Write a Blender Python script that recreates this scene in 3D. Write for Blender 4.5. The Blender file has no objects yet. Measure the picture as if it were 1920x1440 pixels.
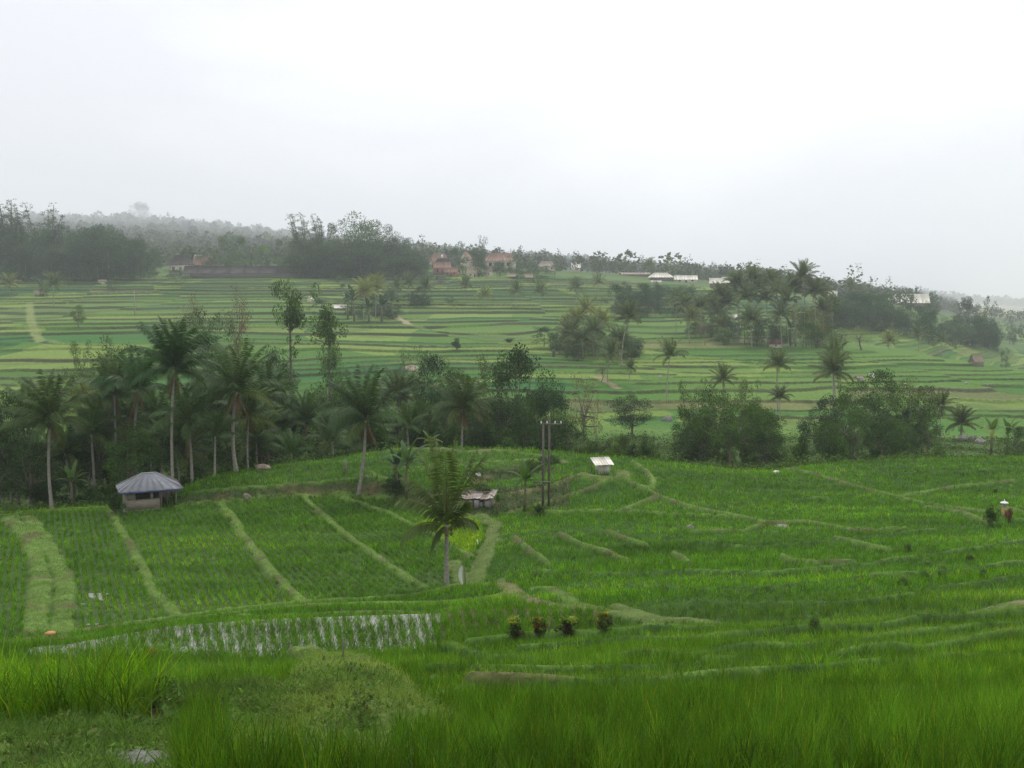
import bpy, math, random
import numpy as np
from math import sin, cos, pi, radians as rad
rng = np.random.RandomState(11)
random.seed(5)
SC = bpy.context.scene
COL = SC.collection

# ---------------------------------------------------------------- camera model
F = 1884.0                       # focal length for a 1920 wide frame
PIT = math.atan(160.0 / F)       # the camera looks slightly down
SP, CP = sin(PIT), cos(PIT)

def ray(px, py):
    b = (720.0 - py) / F
    d = CP + b * SP
    return (px - 960.0) / F / d, (-SP + b * CP) / d      # X/Y , z/Y

def proj(X, Y, Z):
    fw = Y * CP - Z * SP
    return 960 + F * X / fw, 720 - F * (Y * SP + Z * CP) / fw

# ---------------------------------------------------------------- noise
def _h(ix, iy, s):
    v = np.sin(ix * 127.1 + iy * 311.7 + s * 74.7) * 43758.5453
    return v - np.floor(v)

def vn(x, y, s=0):
    x = np.asarray(x, float); y = np.asarray(y, float)
    ix, iy = np.floor(x), np.floor(y)
    fx, fy = x - ix, y - iy
    fx = fx * fx * (3 - 2 * fx); fy = fy * fy * (3 - 2 * fy)
    a = _h(ix, iy, s); b = _h(ix + 1, iy, s); c = _h(ix, iy + 1, s); d = _h(ix + 1, iy + 1, s)
    return (a * (1 - fx) + b * fx) * (1 - fy) + (c * (1 - fx) + d * fx) * fy

def fbm(x, y, s=0, o=4):
    t = 0; a = .5; n = 0
    for k in range(o):
        t = t + a * vn(x * 2 ** k, y * 2 ** k, s + k * 13); n += a; a *= .5
    return t / n

def sst(a, b, x):
    t = np.clip((x - a) / (b - a), 0, 1)
    return t * t * (3 - 2 * t)

# ---------------------------------------------------------------- mesh helpers
def mk_mesh(name, V, polys, mats, cols=None, midx=None, smooth=False):
    """polys: list of int arrays (n,3) or (n,4); midx: list of material indices per array."""
    me = bpy.data.meshes.new(name)
    V = np.asarray(V, np.float32)
    polys = [np.asarray(p, np.int32) for p in polys]
    keep = [i for i, p in enumerate(polys) if len(p)]
    if midx is not None: midx = [midx[i] for i in keep]
    polys = [polys[i] for i in keep]
    nl = sum(p.size for p in polys); npol = sum(len(p) for p in polys)
    me.vertices.add(len(V)); me.vertices.foreach_set('co', V.ravel())
    me.loops.add(nl); me.polygons.add(npol)
    me.loops.foreach_set('vertex_index', np.concatenate([p.ravel() for p in polys]))
    tot = np.concatenate([np.full(len(p), p.shape[1], np.int32) for p in polys])
    st = np.concatenate([[0], np.cumsum(tot)[:-1]]).astype(np.int32)
    me.polygons.foreach_set('loop_start', st)
    if midx is not None:
        me.polygons.foreach_set('material_index', np.concatenate([np.full(len(p), m, np.int32) for p, m in zip(polys, midx)]))
    if smooth:
        me.polygons.foreach_set('use_smooth', np.ones(npol, bool))
    for m in (mats if isinstance(mats, (list, tuple)) else [mats]): me.materials.append(m)
    if cols is not None:
        c = np.ones((len(V), 4), np.float32); c[:, :3] = cols
        at = me.attributes.new('Col', 'FLOAT_COLOR', 'POINT')
        at.data.foreach_set('color', c.ravel())
    me.update(calc_edges=True)
    me.validate()
    return me

def link(name, me, parent=None, loc=None, rz=None, scale=None):
    o = bpy.data.objects.new(name, me); COL.objects.link(o)
    if parent is not None: o.parent = parent
    if loc is not None: o.location = loc
    if rz is not None: o.rotation_euler = (0, 0, rz)
    if scale is not None: o.scale = scale
    return o

def tag(o, label=None, cat=None, group=None, kind=None):
    if label: o['label'] = label
    if cat: o['category'] = cat
    if group: o['group'] = group
    if kind: o['kind'] = kind
    return o

def thing(name, label, cat, loc, rz=0, group=None, scale=None):
    o = bpy.data.objects.new(name, None); COL.objects.link(o)
    o.empty_display_size = .3
    o.location = loc; o.rotation_euler = (0, 0, rz)
    if scale is not None: o.scale = scale
    return tag(o, label, cat, group)

class MB:
    """collects polygons for one mesh"""
    def __init__(s): s.v = []; s.t = []; s.q = []; s.n = 0; s.c = []
    def add(s, V, T=(), Q=(), col=(1, 1, 1)):
        V = np.asarray(V, float).reshape(-1, 3)
        s.v.append(V)
        if len(T): s.t.append(np.asarray(T, int).reshape(-1, 3) + s.n)
        if len(Q): s.q.append(np.asarray(Q, int).reshape(-1, 4) + s.n)
        c = np.asarray(col, float)
        s.c.append(np.broadcast_to(c, (len(V), 3)) if c.ndim == 1 else c)
        s.n += len(V)
    def box(s, x0, x1, y0, y1, z0, z1, M=None, col=(1, 1, 1)):
        V = np.array([(x, y, z) for z in (z0, z1) for y in (y0, y1) for x in (x0, x1)], float)
        if M is not None: V = V @ np.asarray(M).T
        s.add(V, Q=[(0, 2, 3, 1), (4, 5, 7, 6), (0, 1, 5, 4), (2, 6, 7, 3), (0, 4, 6, 2), (1, 3, 7, 5)], col=col)
    def tube(s, pts, radii, n=6, col=(1, 1, 1), cap=True):
        pts = np.asarray(pts, float); k = len(pts)
        radii = np.broadcast_to(np.asarray(radii, float), (k,))
        ang = np.arange(n) * 2 * pi / n
        V = []
        for i in range(k):
            d = pts[min(i + 1, k - 1)] - pts[max(i - 1, 0)]
            d = d / (np.linalg.norm(d) + 1e-9)
            a = np.cross(d, (0, 0, 1) if abs(d[2]) < .9 else (1, 0, 0)); a /= np.linalg.norm(a)
            b = np.cross(d, a)
            V.append(pts[i] + radii[i] * (np.outer(np.cos(ang), a) + np.outer(np.sin(ang), b)))
        V = np.concatenate(V); Q = []
        for i in range(k - 1):
            for j in range(n):
                j2 = (j + 1) % n
                Q.append((i * n + j, i * n + j2, (i + 1) * n + j2, (i + 1) * n + j))
        T = []
        if cap:
            V = np.vstack([V, pts[-1], pts[0]])
            for j in range(n):
                T.append(((k - 1) * n + j, (k - 1) * n + (j + 1) % n, k * n))
                T.append(((j + 1) % n, j, k * n + 1))
        s.add(V, T, Q, col)
    def lathe(s, prof, n=16, col=(1, 1, 1)):
        ang = np.arange(n) * 2 * pi / n
        V = np.concatenate([np.stack([r * np.cos(ang), r * np.sin(ang), np.full(n, z)], 1) for r, z in prof])
        Q = [(i * n + j, i * n + (j + 1) % n, (i + 1) * n + (j + 1) % n, (i + 1) * n + j) for i in range(len(prof) - 1) for j in range(n)]
        k = len(prof)
        V = np.vstack([V, (0, 0, prof[0][1]), (0, 0, prof[-1][1])])
        T = [((j + 1) % n, j, k * n) for j in range(n)] + [((k - 1) * n + j, (k - 1) * n + (j + 1) % n, k * n + 1) for j in range(n)]
        s.add(V, T, Q, col)
    def arrays(s):
        V = np.concatenate(s.v); C = np.concatenate(s.c)
        T = np.concatenate(s.t) if s.t else np.zeros((0, 3), int)
        Q = np.concatenate(s.q) if s.q else np.zeros((0, 4), int)
        return V, T, Q, C
    def mesh(s, name, mat, smooth=False):
        V, T, Q, C = s.arrays()
        return mk_mesh(name, V, [T, Q], mat, C, smooth=smooth)
    def build(s, name, mat, parent=None, smooth=False):
        return link(name, s.mesh(name, mat, smooth), parent)

# ---------------------------------------------------------------- materials
def mat_new(name):
    m = bpy.data.materials.new(name); m.use_nodes = True
    nt = m.node_tree; nt.nodes.clear()
    return m, nt, nt.nodes, nt.links

def mat_leaf(name, rough=.6, spec=.18, transl=.3, objcol=True, tcol=(1.25, 1.2, .5)):
    m, nt, N, L = mat_new(name)
    out = N.new('ShaderNodeOutputMaterial')
    at = N.new('ShaderNodeAttribute'); at.attribute_name = 'Col'
    col = at.outputs['Color']
    if objcol:
        oi = N.new('ShaderNodeObjectInfo')
        mx = N.new('ShaderNodeMix'); mx.data_type = 'RGBA'; mx.blend_type = 'MULTIPLY'; mx.inputs[0].default_value = 1
        L.new(at.outputs['Color'], mx.inputs[6]); L.new(oi.outputs['Color'], mx.inputs[7])
        col = mx.outputs[2]
    pb = N.new('ShaderNodeBsdfPrincipled')
    pb.inputs['Roughness'].default_value = rough
    pb.inputs['Specular IOR Level'].default_value = spec
    L.new(col, pb.inputs['Base Color'])
    tr = N.new('ShaderNodeBsdfTranslucent')
    tm = N.new('ShaderNodeMix'); tm.data_type = 'RGBA'; tm.blend_type = 'MULTIPLY'; tm.inputs[0].default_value = 1
    L.new(col, tm.inputs[6]); tm.inputs[7].default_value = (*tcol, 1)
    L.new(tm.outputs[2], tr.inputs['Color'])
    ms = N.new('ShaderNodeMixShader'); ms.inputs[0].default_value = transl
    L.new(pb.outputs[0], ms.inputs[1]); L.new(tr.outputs[0], ms.inputs[2])
    L.new(ms.outputs[0], out.inputs['Surface'])
    return m

def mat_surf(name, c, rough=.8, scale=4., amt=.35, c2=None, spec=.3, bump=.0, metal=0., attr=False, stripes=None, detail=6):
    """a plain material broken up by noise (wear, dirt); optional corrugation stripes = (axis, per metre)."""
    m, nt, N, L = mat_new(name)
    out = N.new('ShaderNodeOutputMaterial')
    pb = N.new('ShaderNodeBsdfPrincipled')
    tc = N.new('ShaderNodeTexCoord')
    nz = N.new('ShaderNodeTexNoise'); nz.inputs['Scale'].default_value = scale; nz.inputs['Detail'].default_value = detail
    nz.inputs['Roughness'].default_value = .65
    L.new(tc.outputs['Object'], nz.inputs['Vector'])
    rp = N.new('ShaderNodeValToRGB')
    rp.color_ramp.elements[0].position = .32; rp.color_ramp.elements[1].position = .68
    c2 = c2 or tuple(x * (1 - amt) for x in c)
    rp.color_ramp.elements[0].color = (*c2, 1); rp.color_ramp.elements[1].color = (*c, 1)
    L.new(nz.outputs['Fac'], rp.inputs['Fac'])
    col = rp.outputs['Color']
    if attr:
        at = N.new('ShaderNodeAttribute'); at.attribute_name = 'Col'
        mx = N.new('ShaderNodeMix'); mx.data_type = 'RGBA'; mx.blend_type = 'MULTIPLY'; mx.inputs[0].default_value = 1
        L.new(col, mx.inputs[6]); L.new(at.outputs['Color'], mx.inputs[7]); col = mx.outputs[2]
    L.new(col, pb.inputs['Base Color'])
    pb.inputs['Roughness'].default_value = rough; pb.inputs['Metallic'].default_value = metal
    pb.inputs['Specular IOR Level'].default_value = spec
    if bump:
        bp = N.new('ShaderNodeBump'); bp.inputs['Strength'].default_value = bump; bp.inputs['Distance'].default_value = .05
        L.new(nz.outputs['Fac'], bp.inputs['Height']); L.new(bp.outputs[0], pb.inputs['Normal'])
    L.new(pb.outputs[0], out.inputs['Surface'])
    return m

def mat_brick(name, c1, c2, mortar, scale):
    m, nt, N, L = mat_new(name)
    out = N.new('ShaderNodeOutputMaterial'); pb = N.new('ShaderNodeBsdfPrincipled')
    tc = N.new('ShaderNodeTexCoord'); sp = N.new('ShaderNodeSeparateXYZ'); cb = N.new('ShaderNodeCombineXYZ')
    ad = N.new('ShaderNodeMath'); ad.operation = 'ADD'
    L.new(tc.outputs['Object'], sp.inputs[0]); L.new(sp.outputs[0], ad.inputs[0]); L.new(sp.outputs[1], ad.inputs[1])
    L.new(ad.outputs[0], cb.inputs[0]); L.new(sp.outputs[2], cb.inputs[1])
    br = N.new('ShaderNodeTexBrick'); br.inputs['Scale'].default_value = scale
    br.inputs['Color1'].default_value = (*c1, 1); br.inputs['Color2'].default_value = (*c2, 1); br.inputs['Mortar'].default_value = (*mortar, 1)
    br.inputs['Mortar Size'].default_value = .012
    L.new(cb.outputs[0], br.inputs['Vector']); L.new(br.outputs['Color'], pb.inputs['Base Color'])
    pb.inputs['Roughness'].default_value = .9
    L.new(pb.outputs[0], out.inputs['Surface'])
    return m

def mat_ground():
    m, nt, N, L = mat_new('ground')
    out = N.new('ShaderNodeOutputMaterial'); pb = N.new('ShaderNodeBsdfPrincipled')
    at = N.new('ShaderNodeAttribute'); at.attribute_name = 'Col'
    tc = N.new('ShaderNodeTexCoord')
    cols = at.outputs['Color']
    for sc_, lo, hi in ((1.3, .72, 1.28), (9., .75, 1.25)):
        nz = N.new('ShaderNodeTexNoise'); nz.inputs['Scale'].default_value = sc_; nz.inputs['Detail'].default_value = 5
        L.new(tc.outputs['Object'], nz.inputs['Vector'])
        mr = N.new('ShaderNodeMapRange'); mr.inputs[1].default_value = .3; mr.inputs[2].default_value = .7
        mr.inputs[3].default_value = lo; mr.inputs[4].default_value = hi
        L.new(nz.outputs['Fac'], mr.inputs[0])
        mx = N.new('ShaderNodeMix'); mx.data_type = 'RGBA'; mx.blend_type = 'MULTIPLY'; mx.inputs[0].default_value = 1
        L.new(cols, mx.inputs[6]); L.new(mr.outputs[0], mx.inputs[7]); cols = mx.outputs[2]
    L.new(cols, pb.inputs['Base Color'])
    pb.inputs['Roughness'].default_value = .95; pb.inputs['Specular IOR Level'].default_value = .1
    L.new(pb.outputs[0], out.inputs['Surface'])
    return m

def mat_water():
    m, nt, N, L = mat_new('paddy water')
    out = N.new('ShaderNodeOutputMaterial')
    df = N.new('ShaderNodeBsdfDiffuse'); df.inputs['Color'].default_value = (.16, .15, .11, 1)
    gl = N.new('ShaderNodeBsdfGlossy'); gl.inputs['Roughness'].default_value = .06; gl.inputs['Color'].default_value = (.95, .97, 1, 1)
    nz = N.new('ShaderNodeTexNoise'); nz.inputs['Scale'].default_value = 6
    bp = N.new('ShaderNodeBump'); bp.inputs['Strength'].default_value = .05; bp.inputs['Distance'].default_value = .02
    L.new(nz.outputs['Fac'], bp.inputs['Height']); L.new(bp.outputs[0], gl.inputs['Normal'])
    ms = N.new('ShaderNodeMixShader'); ms.inputs[0].default_value = .32
    L.new(df.outputs[0], ms.inputs[1]); L.new(gl.outputs[0], ms.inputs[2]); L.new(ms.outputs[0], out.inputs['Surface'])
    return m

M_LEAF = mat_leaf('tree foliage', spec=.12)
M_PALM = mat_leaf('palm frond', rough=.5, spec=.22, transl=.25)
M_RICE = mat_leaf('rice leaves', rough=.6, spec=.06, transl=.42, objcol=False)
M_GRASS = mat_leaf('short grass', rough=.7, spec=.05, transl=.3, objcol=False)
M_BARK = mat_surf('bark', (.20, .17, .13), .9, 3., .5, bump=.4)
M_PBARK = mat_surf('palm bark', (.36, .33, .28), .9, 5., .45, bump=.4)
M_GROUND = mat_ground()
M_WATER = mat_water()
HAZE = .0003; EXPO = 0.70; DENO = True
# ================================================================ TERRAIN
# feature curves across the valley, near to far: (px, py, d); d<0 height below the eye, d>0 distance,
# mode '+' : distance beyond the previous curve; mode 'e' : (px, distance, height)
US = np.linspace(-.66, .66, 880)
YS = np.concatenate([np.geomspace(2, 140, 800), np.linspace(140.5, 560, 780), np.geomspace(563, 6000, 210)])

def gs(a, sig, axis=0):
    if sig <= 0: return a
    k = int(sig * 3) + 1
    w = np.exp(-.5 * (np.arange(-k, k + 1) / sig) ** 2); w /= w.sum()
    a = np.moveaxis(a, axis, 0)
    p = np.concatenate([np.repeat(a[:1], k, 0), a, np.repeat(a[-1:], k, 0)])
    o = sum(w[i] * p[i:i + len(a)] for i in range(2 * k + 1))
    return np.moveaxis(o, 0, axis)

CUR = []
def curve(pts, mode='', sm=8):
    uu, yy, zz = [], [], []
    prevY = CUR[-1][0] if CUR else None
    for p in pts:
        if mode == 'e':
            u = (p[0] - 960) / F; Y = p[1]; z = p[2]
        else:
            u, s = ray(p[0], p[1])
            if mode == '+': Y = np.interp(u, US, prevY) + p[2]; z = s * Y
            elif p[2] < 0: z = p[2]; Y = z / s
            else: Y = p[2]; z = s * Y
        uu.append(u); yy.append(Y); zz.append(z)
    Yk = gs(np.interp(US, uu, yy), sm); zk = gs(np.interp(US, uu, zz), sm)
    if prevY is not None: Yk = np.maximum(Yk, prevY + .3)
    CUR.append((Yk, zk))
def drop(d0, dy=.9):
    Yk, zk = CUR[-1]
    pxs = 960 + US * F
    d = d0 * (1 - sst(850, 1120, pxs))
    CUR.append((Yk + dy, zk - d))

E = 'e'
curve([(-200, 2, -1.6), (2100, 2, -1.6)], E)
curve([(0, 7.4, -3.6), (1920, 7.4, -3.62)], E)
curve([(-100, 1315, -5.0), (300, 1290, -5.4), (600, 1258, -6.3), (900, 1268, -6.4), (1200, 1270, -6.6), (1600, 1266, -6.8), (1950, 1258, -6.8)])
curve([(0, 21, -9.4), (600, 22, -9.5), (800, 22, -9.2), (950, 22, -8.8), (1200, 23, -8.4), (1600, 23, -8.4), (1920, 22, -8.2)], E)
curve([(0, 1238, -13.6), (500, 1230, -13.6), (800, 1218, -13.6), (950, 1196, -13.5), (1130, 1185, -13.2), (1300, 1180, -12.2), (1600, 1170, -11.8), (1920, 1150, -11.6)])
curve([(0, 1212, -13.65), (125, 1206, -13.65), (320, 1173, -13.65), (480, 1160, -13.65), (725, 1152, -13.65), (960, 1142, -13.6), (1130, 1150, -13.3), (1300, 1125, -12.9), (1600, 1105, -12.7), (1920, 1095, -12.4)], sm=4)
drop(.95)
curve([(0, 1205, -14.6), (125, 1199, -14.6), (320, 1168, -14.6), (435, 1153, -14.6), (550, 1140, -14.6), (820, 1130, -14.6), (940, 1117, -14.4), (1130, 1135, -13.6), (1300, 1112, -13.2), (1600, 1095, -13.0), (1920, 1085, -12.7)], sm=4)
drop(.95)
curve([(0, 1198, -15.6), (110, 1190, -15.6), (320, 1160, -15.6), (425, 1147, -15.6), (590, 1130, -15.6), (780, 1118, -15.6), (840, 1103, -15.6), (870, 1097, -15.6), (950, 1092, -15.2), (1130, 1115, -14.), (1300, 1098, -13.6), (1600, 1082, -13.3), (1920, 1075, -13.)], sm=4)
drop(1.1)
curve([(0, 1085, -16.75), (700, 1080, -16.72), (880, 1060, -16.5), (1000, 1060, -15.2), (1300, 1050, -14.4), (1600, 1030, -14.2), (1920, 1020, -14.0)])
curve([(0, 972, -16.85), (100, 962, -16.85), (270, 958, -16.8), (450, 943, -16.8), (600, 933, -16.8), (700, 935, -16.8), (800, 952, -16.6), (900, 968, -16.4), (1020, 955, -16.2), (1150, 945, -15.9), (1300, 965, -15.6), (1500, 960, -15.6), (1700, 950, -15.8), (1920, 940, -15.9)], sm=4)
curve([(0, 968, 1.5), (200, 955, 1.5), (300, 950, 1.5), (340, 928, 1.2), (450, 918, 1.2), (600, 905, 1.2), (700, 900, 1.2), (800, 920, 3), (900, 918, 5), (1000, 912, 5), (1125, 893, 7), (1300, 905, 12), (1600, 895, 14), (1920, 885, 14)], '+', sm=4)
curve([(0, 960, 2), (200, 948, 2), (300, 938, 3), (400, 890, 6), (500, 873, 8), (640, 856, 12), (730, 840, 14), (850, 837, 15), (1000, 843, 16), (1100, 851, 12), (1250, 865, 10), (1380, 880, 8), (1460, 882, 8), (1550, 868, 10), (1700, 860, 10), (1920, 857, 12)], '+', sm=6)
curve([(0, 120, -26), (600, 124, -25), (1000, 125, -23), (1380, 124, -22), (1920, 126, -22)], E)
curve([(0, 152, -24), (600, 152, -24), (1000, 150, -22), (1200, 150, -22), (1920, 150, -21.7)], E)
curve([(0, 722, 190), (300, 722, 190), (700, 760, 190), (900, 790, 185), (1100, 762, 192), (1250, 757, 200), (1500, 770, 195), (1700, 790, 190), (1920, 805, 185)])
curve([(0, 660, 240), (300, 655, 240), (600, 690, 230), (900, 690, 240), (1100, 690, 245), (1250, 690, 245), (1500, 690, 250), (1700, 702, 245), (1920, 722, 230)])
curve([(0, 610, 300), (300, 610, 300), (600, 620, 300), (900, 630, 300), (1100, 640, 300), (1250, 645, 295), (1500, 652, 290), (1650, 655, 285), (1800, 672, 275), (1920, 690, 265)])
curve([(0, 565, 400), (300, 565, 400), (600, 575, 390), (900, 580, 400), (1100, 590, 400), (1300, 600, 390), (1500, 628, 360), (1650, 648, 360), (1720, 655, 365), (1800, 695, 350), (1920, 725, 360)])
curve([(0, 522, 500), (300, 520, 500), (600, 517, 505), (850, 516, 505), (1050, 518, 510), (1250, 530, 520), (1400, 548, 500), (1550, 580, 470), (1650, 600, 470), (1720, 610, 470), (1800, 636, 480), (1920, 668, 480)])
curve([(0, 512, 620), (400, 505, 620), (850, 500, 620), (1100, 508, 640), (1250, 518, 640), (1400, 532, 640), (1550, 553, 610), (1700, 564, 620), (1760, 578, 640), (1830, 612, 650), (1920, 642, 650)])
curve([(0, 475, 820), (300, 485, 820), (600, 492, 820), (850, 500, 820), (1100, 515, 820), (1300, 527, 820), (1500, 545, 820), (1560, 560, 820), (1700, 575, 830), (1760, 590, 840), (1830, 602, 850), (1920, 615, 850)])
curve([(0, 452, 1100), (300, 462, 1100), (600, 474, 1100), (900, 492, 1100), (1100, 507, 1100), (1300, 522, 1100), (1500, 542, 1100), (1700, 576, 1100), (1920, 594, 1100)])
curve([(0, 428, 2700), (300, 430, 2700), (500, 450, 2700), (700, 470, 2700), (900, 488, 2700), (1100, 502, 2700), (1300, 517, 2700), (1450, 530, 2700), (1600, 556, 2700), (1920, 585, 2700)])
curve([(-100, 400, 4000), (100, 406, 4000), (240, 411, 4000), (380, 421, 4000), (500, 440, 4000), (650, 459, 4000), (780, 474, 4000), (900, 485, 4000), (1100, 498, 4000), (1300, 517, 4000), (1450, 530, 4000), (1600, 552, 4000), (1920, 580, 4000)])
curve([(0, 440, 5200), (500, 470, 5200), (1100, 510, 5200), (1300, 524, 5200), (1450, 528, 5200), (1600, 538, 5200), (1700, 546, 5200), (1800, 553, 5200), (1920, 556, 5200)])
curve([(0, 620, 6000), (1920, 620, 6000)])

NU, NY = len(US), len(YS)
Yk = np.stack([c[0] for c in CUR]); Zk = np.stack([c[1] for c in CUR])
for k in range(1, len(Yk)): Yk[k] = np.maximum(Yk[k], Yk[k - 1] + .3)
Z = np.empty((NY, NU))
for i in range(NU): Z[:, i] = np.interp(YS, Yk[:, i], Zk[:, i])
Z[:800] = gs(Z[:800], 1.3, 0)
Zs = gs(Z, 14, 0)
wf = sst(128, 165, YS)[:, None]
Z = Z * (1 - wf) + Zs * wf
YY = np.repeat(YS[:, None], NU, 1); XX = US[None, :] * YY
PX, PY = proj(XX, YY, Z)

# ---- stepped rice terraces of the far slope
T = sst(158, 185, YY) * (1 - sst(505, 540, YY))
right = sst(1700, 1770, PX) * sst(560, 620, YY) * (1 - sst(900, 1000, YY))
rgt_dip = sst(1690, 1740, PX) * sst(300, 330, YY) * (1 - sst(560, 600, YY))
T = np.maximum(np.maximum(T, right), rgt_dip * T)
hh = Z + 2.6 * (fbm(XX / 110, YY / 70, 3, 2) - .5) + .7 * (vn(XX / 26, YY / 22, 9) - .5) + .22 * (vn(XX / 8, YY / 7, 10) - .5)
blk = np.floor(XX / 46 + 1.5 * vn(YY / 80, XX * 0, 5) + .8 * vn(XX / 40, YY / 40, 21))
zg = np.linspace(-60, 120, 3601)
qg = np.concatenate([[0], np.cumsum(np.diff(zg) / (.82 + .45 * sst(-18, -7, zg[1:])))])
boff = .55 * _h(blk, blk * 0, 2)
q = np.interp(hh, zg, qg) + boff
jit = lambda l: .75 * (_h(l, blk * 0 + 4, 3) - .5)
lev = np.floor(q)
lev = np.where(q < lev + jit(lev), lev - 1, np.where(q >= lev + 1 + jit(lev + 1), lev + 1, lev))
b0 = lev + jit(lev); b1 = lev + 1 + jit(lev + 1); fr = (q - b0) / (b1 - b0)
RF = .13
g = np.clip((fr - (1 - RF)) / RF, 0, 1); g = g * g * (3 - 2 * g)
lip = np.exp(-((fr - .035) / .03) ** 2)
zt = np.interp(b0 + g * (b1 - b0) - boff, qg, zg)
mixt = .60 * T
Z = Z * (1 - mixt) + (zt - (hh - Z) - .3) * mixt + .12 * lip * T
riser = np.clip(4 * g * (1 - g), 0, 1) * T

# ---------------------------------------------------------------- lookup
def gi(X, Y):
    u = X / Y
    fu = np.clip((u - US[0]) / (US[1] - US[0]), 0, NU - 1.001)
    fy = np.interp(Y, YS, np.arange(NY)); fy = np.clip(fy, 0, NY - 1.001)
    return fu, fy
def look(A, X, Y):
    fu, fy = gi(np.asarray(X, float), np.asarray(Y, float))
    i = fu.astype(int); j = fy.astype(int); a = fu - i; b = fy - j
    return (A[j, i] * (1 - a) + A[j, i + 1] * a) * (1 - b) + (A[j + 1, i] * (1 - a) + A[j + 1, i + 1] * a) * b
def near(A, X, Y):
    fu, fy = gi(np.asarray(X, float), np.asarray(Y, float))
    return A[np.rint(fy).astype(int), np.rint(fu).astype(int)]
def hit(px, py, ymin=5.):
    """first ground point seen at a point of the photograph"""
    u, s = ray(px, py)
    fu = (u - US[0]) / (US[1] - US[0]); i = int(np.clip(fu, 0, NU - 2)); a = fu - i
    col = Z[:, i] * (1 - a) + Z[:, i + 1] * a
    d = col - s * YS
    ok = np.where((d >= 0) & (YS > ymin))[0]
    if not len(ok): return u * 500, 500., float(look(Z, u * 500, 500.))
    j = ok[0]
    if j > 0 and d[j] > d[j - 1]:
        t = -d[j - 1] / (d[j] - d[j - 1]); t = min(max(t, 0), 1); Y = YS[j - 1] + t * (YS[j] - YS[j - 1])
    else: Y = YS[j]
    return u * Y, Y, float(look(Z, u * Y, Y))
def gz(X, Y): return float(look(Z, np.array([X]), np.array([Y]))[0])

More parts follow.
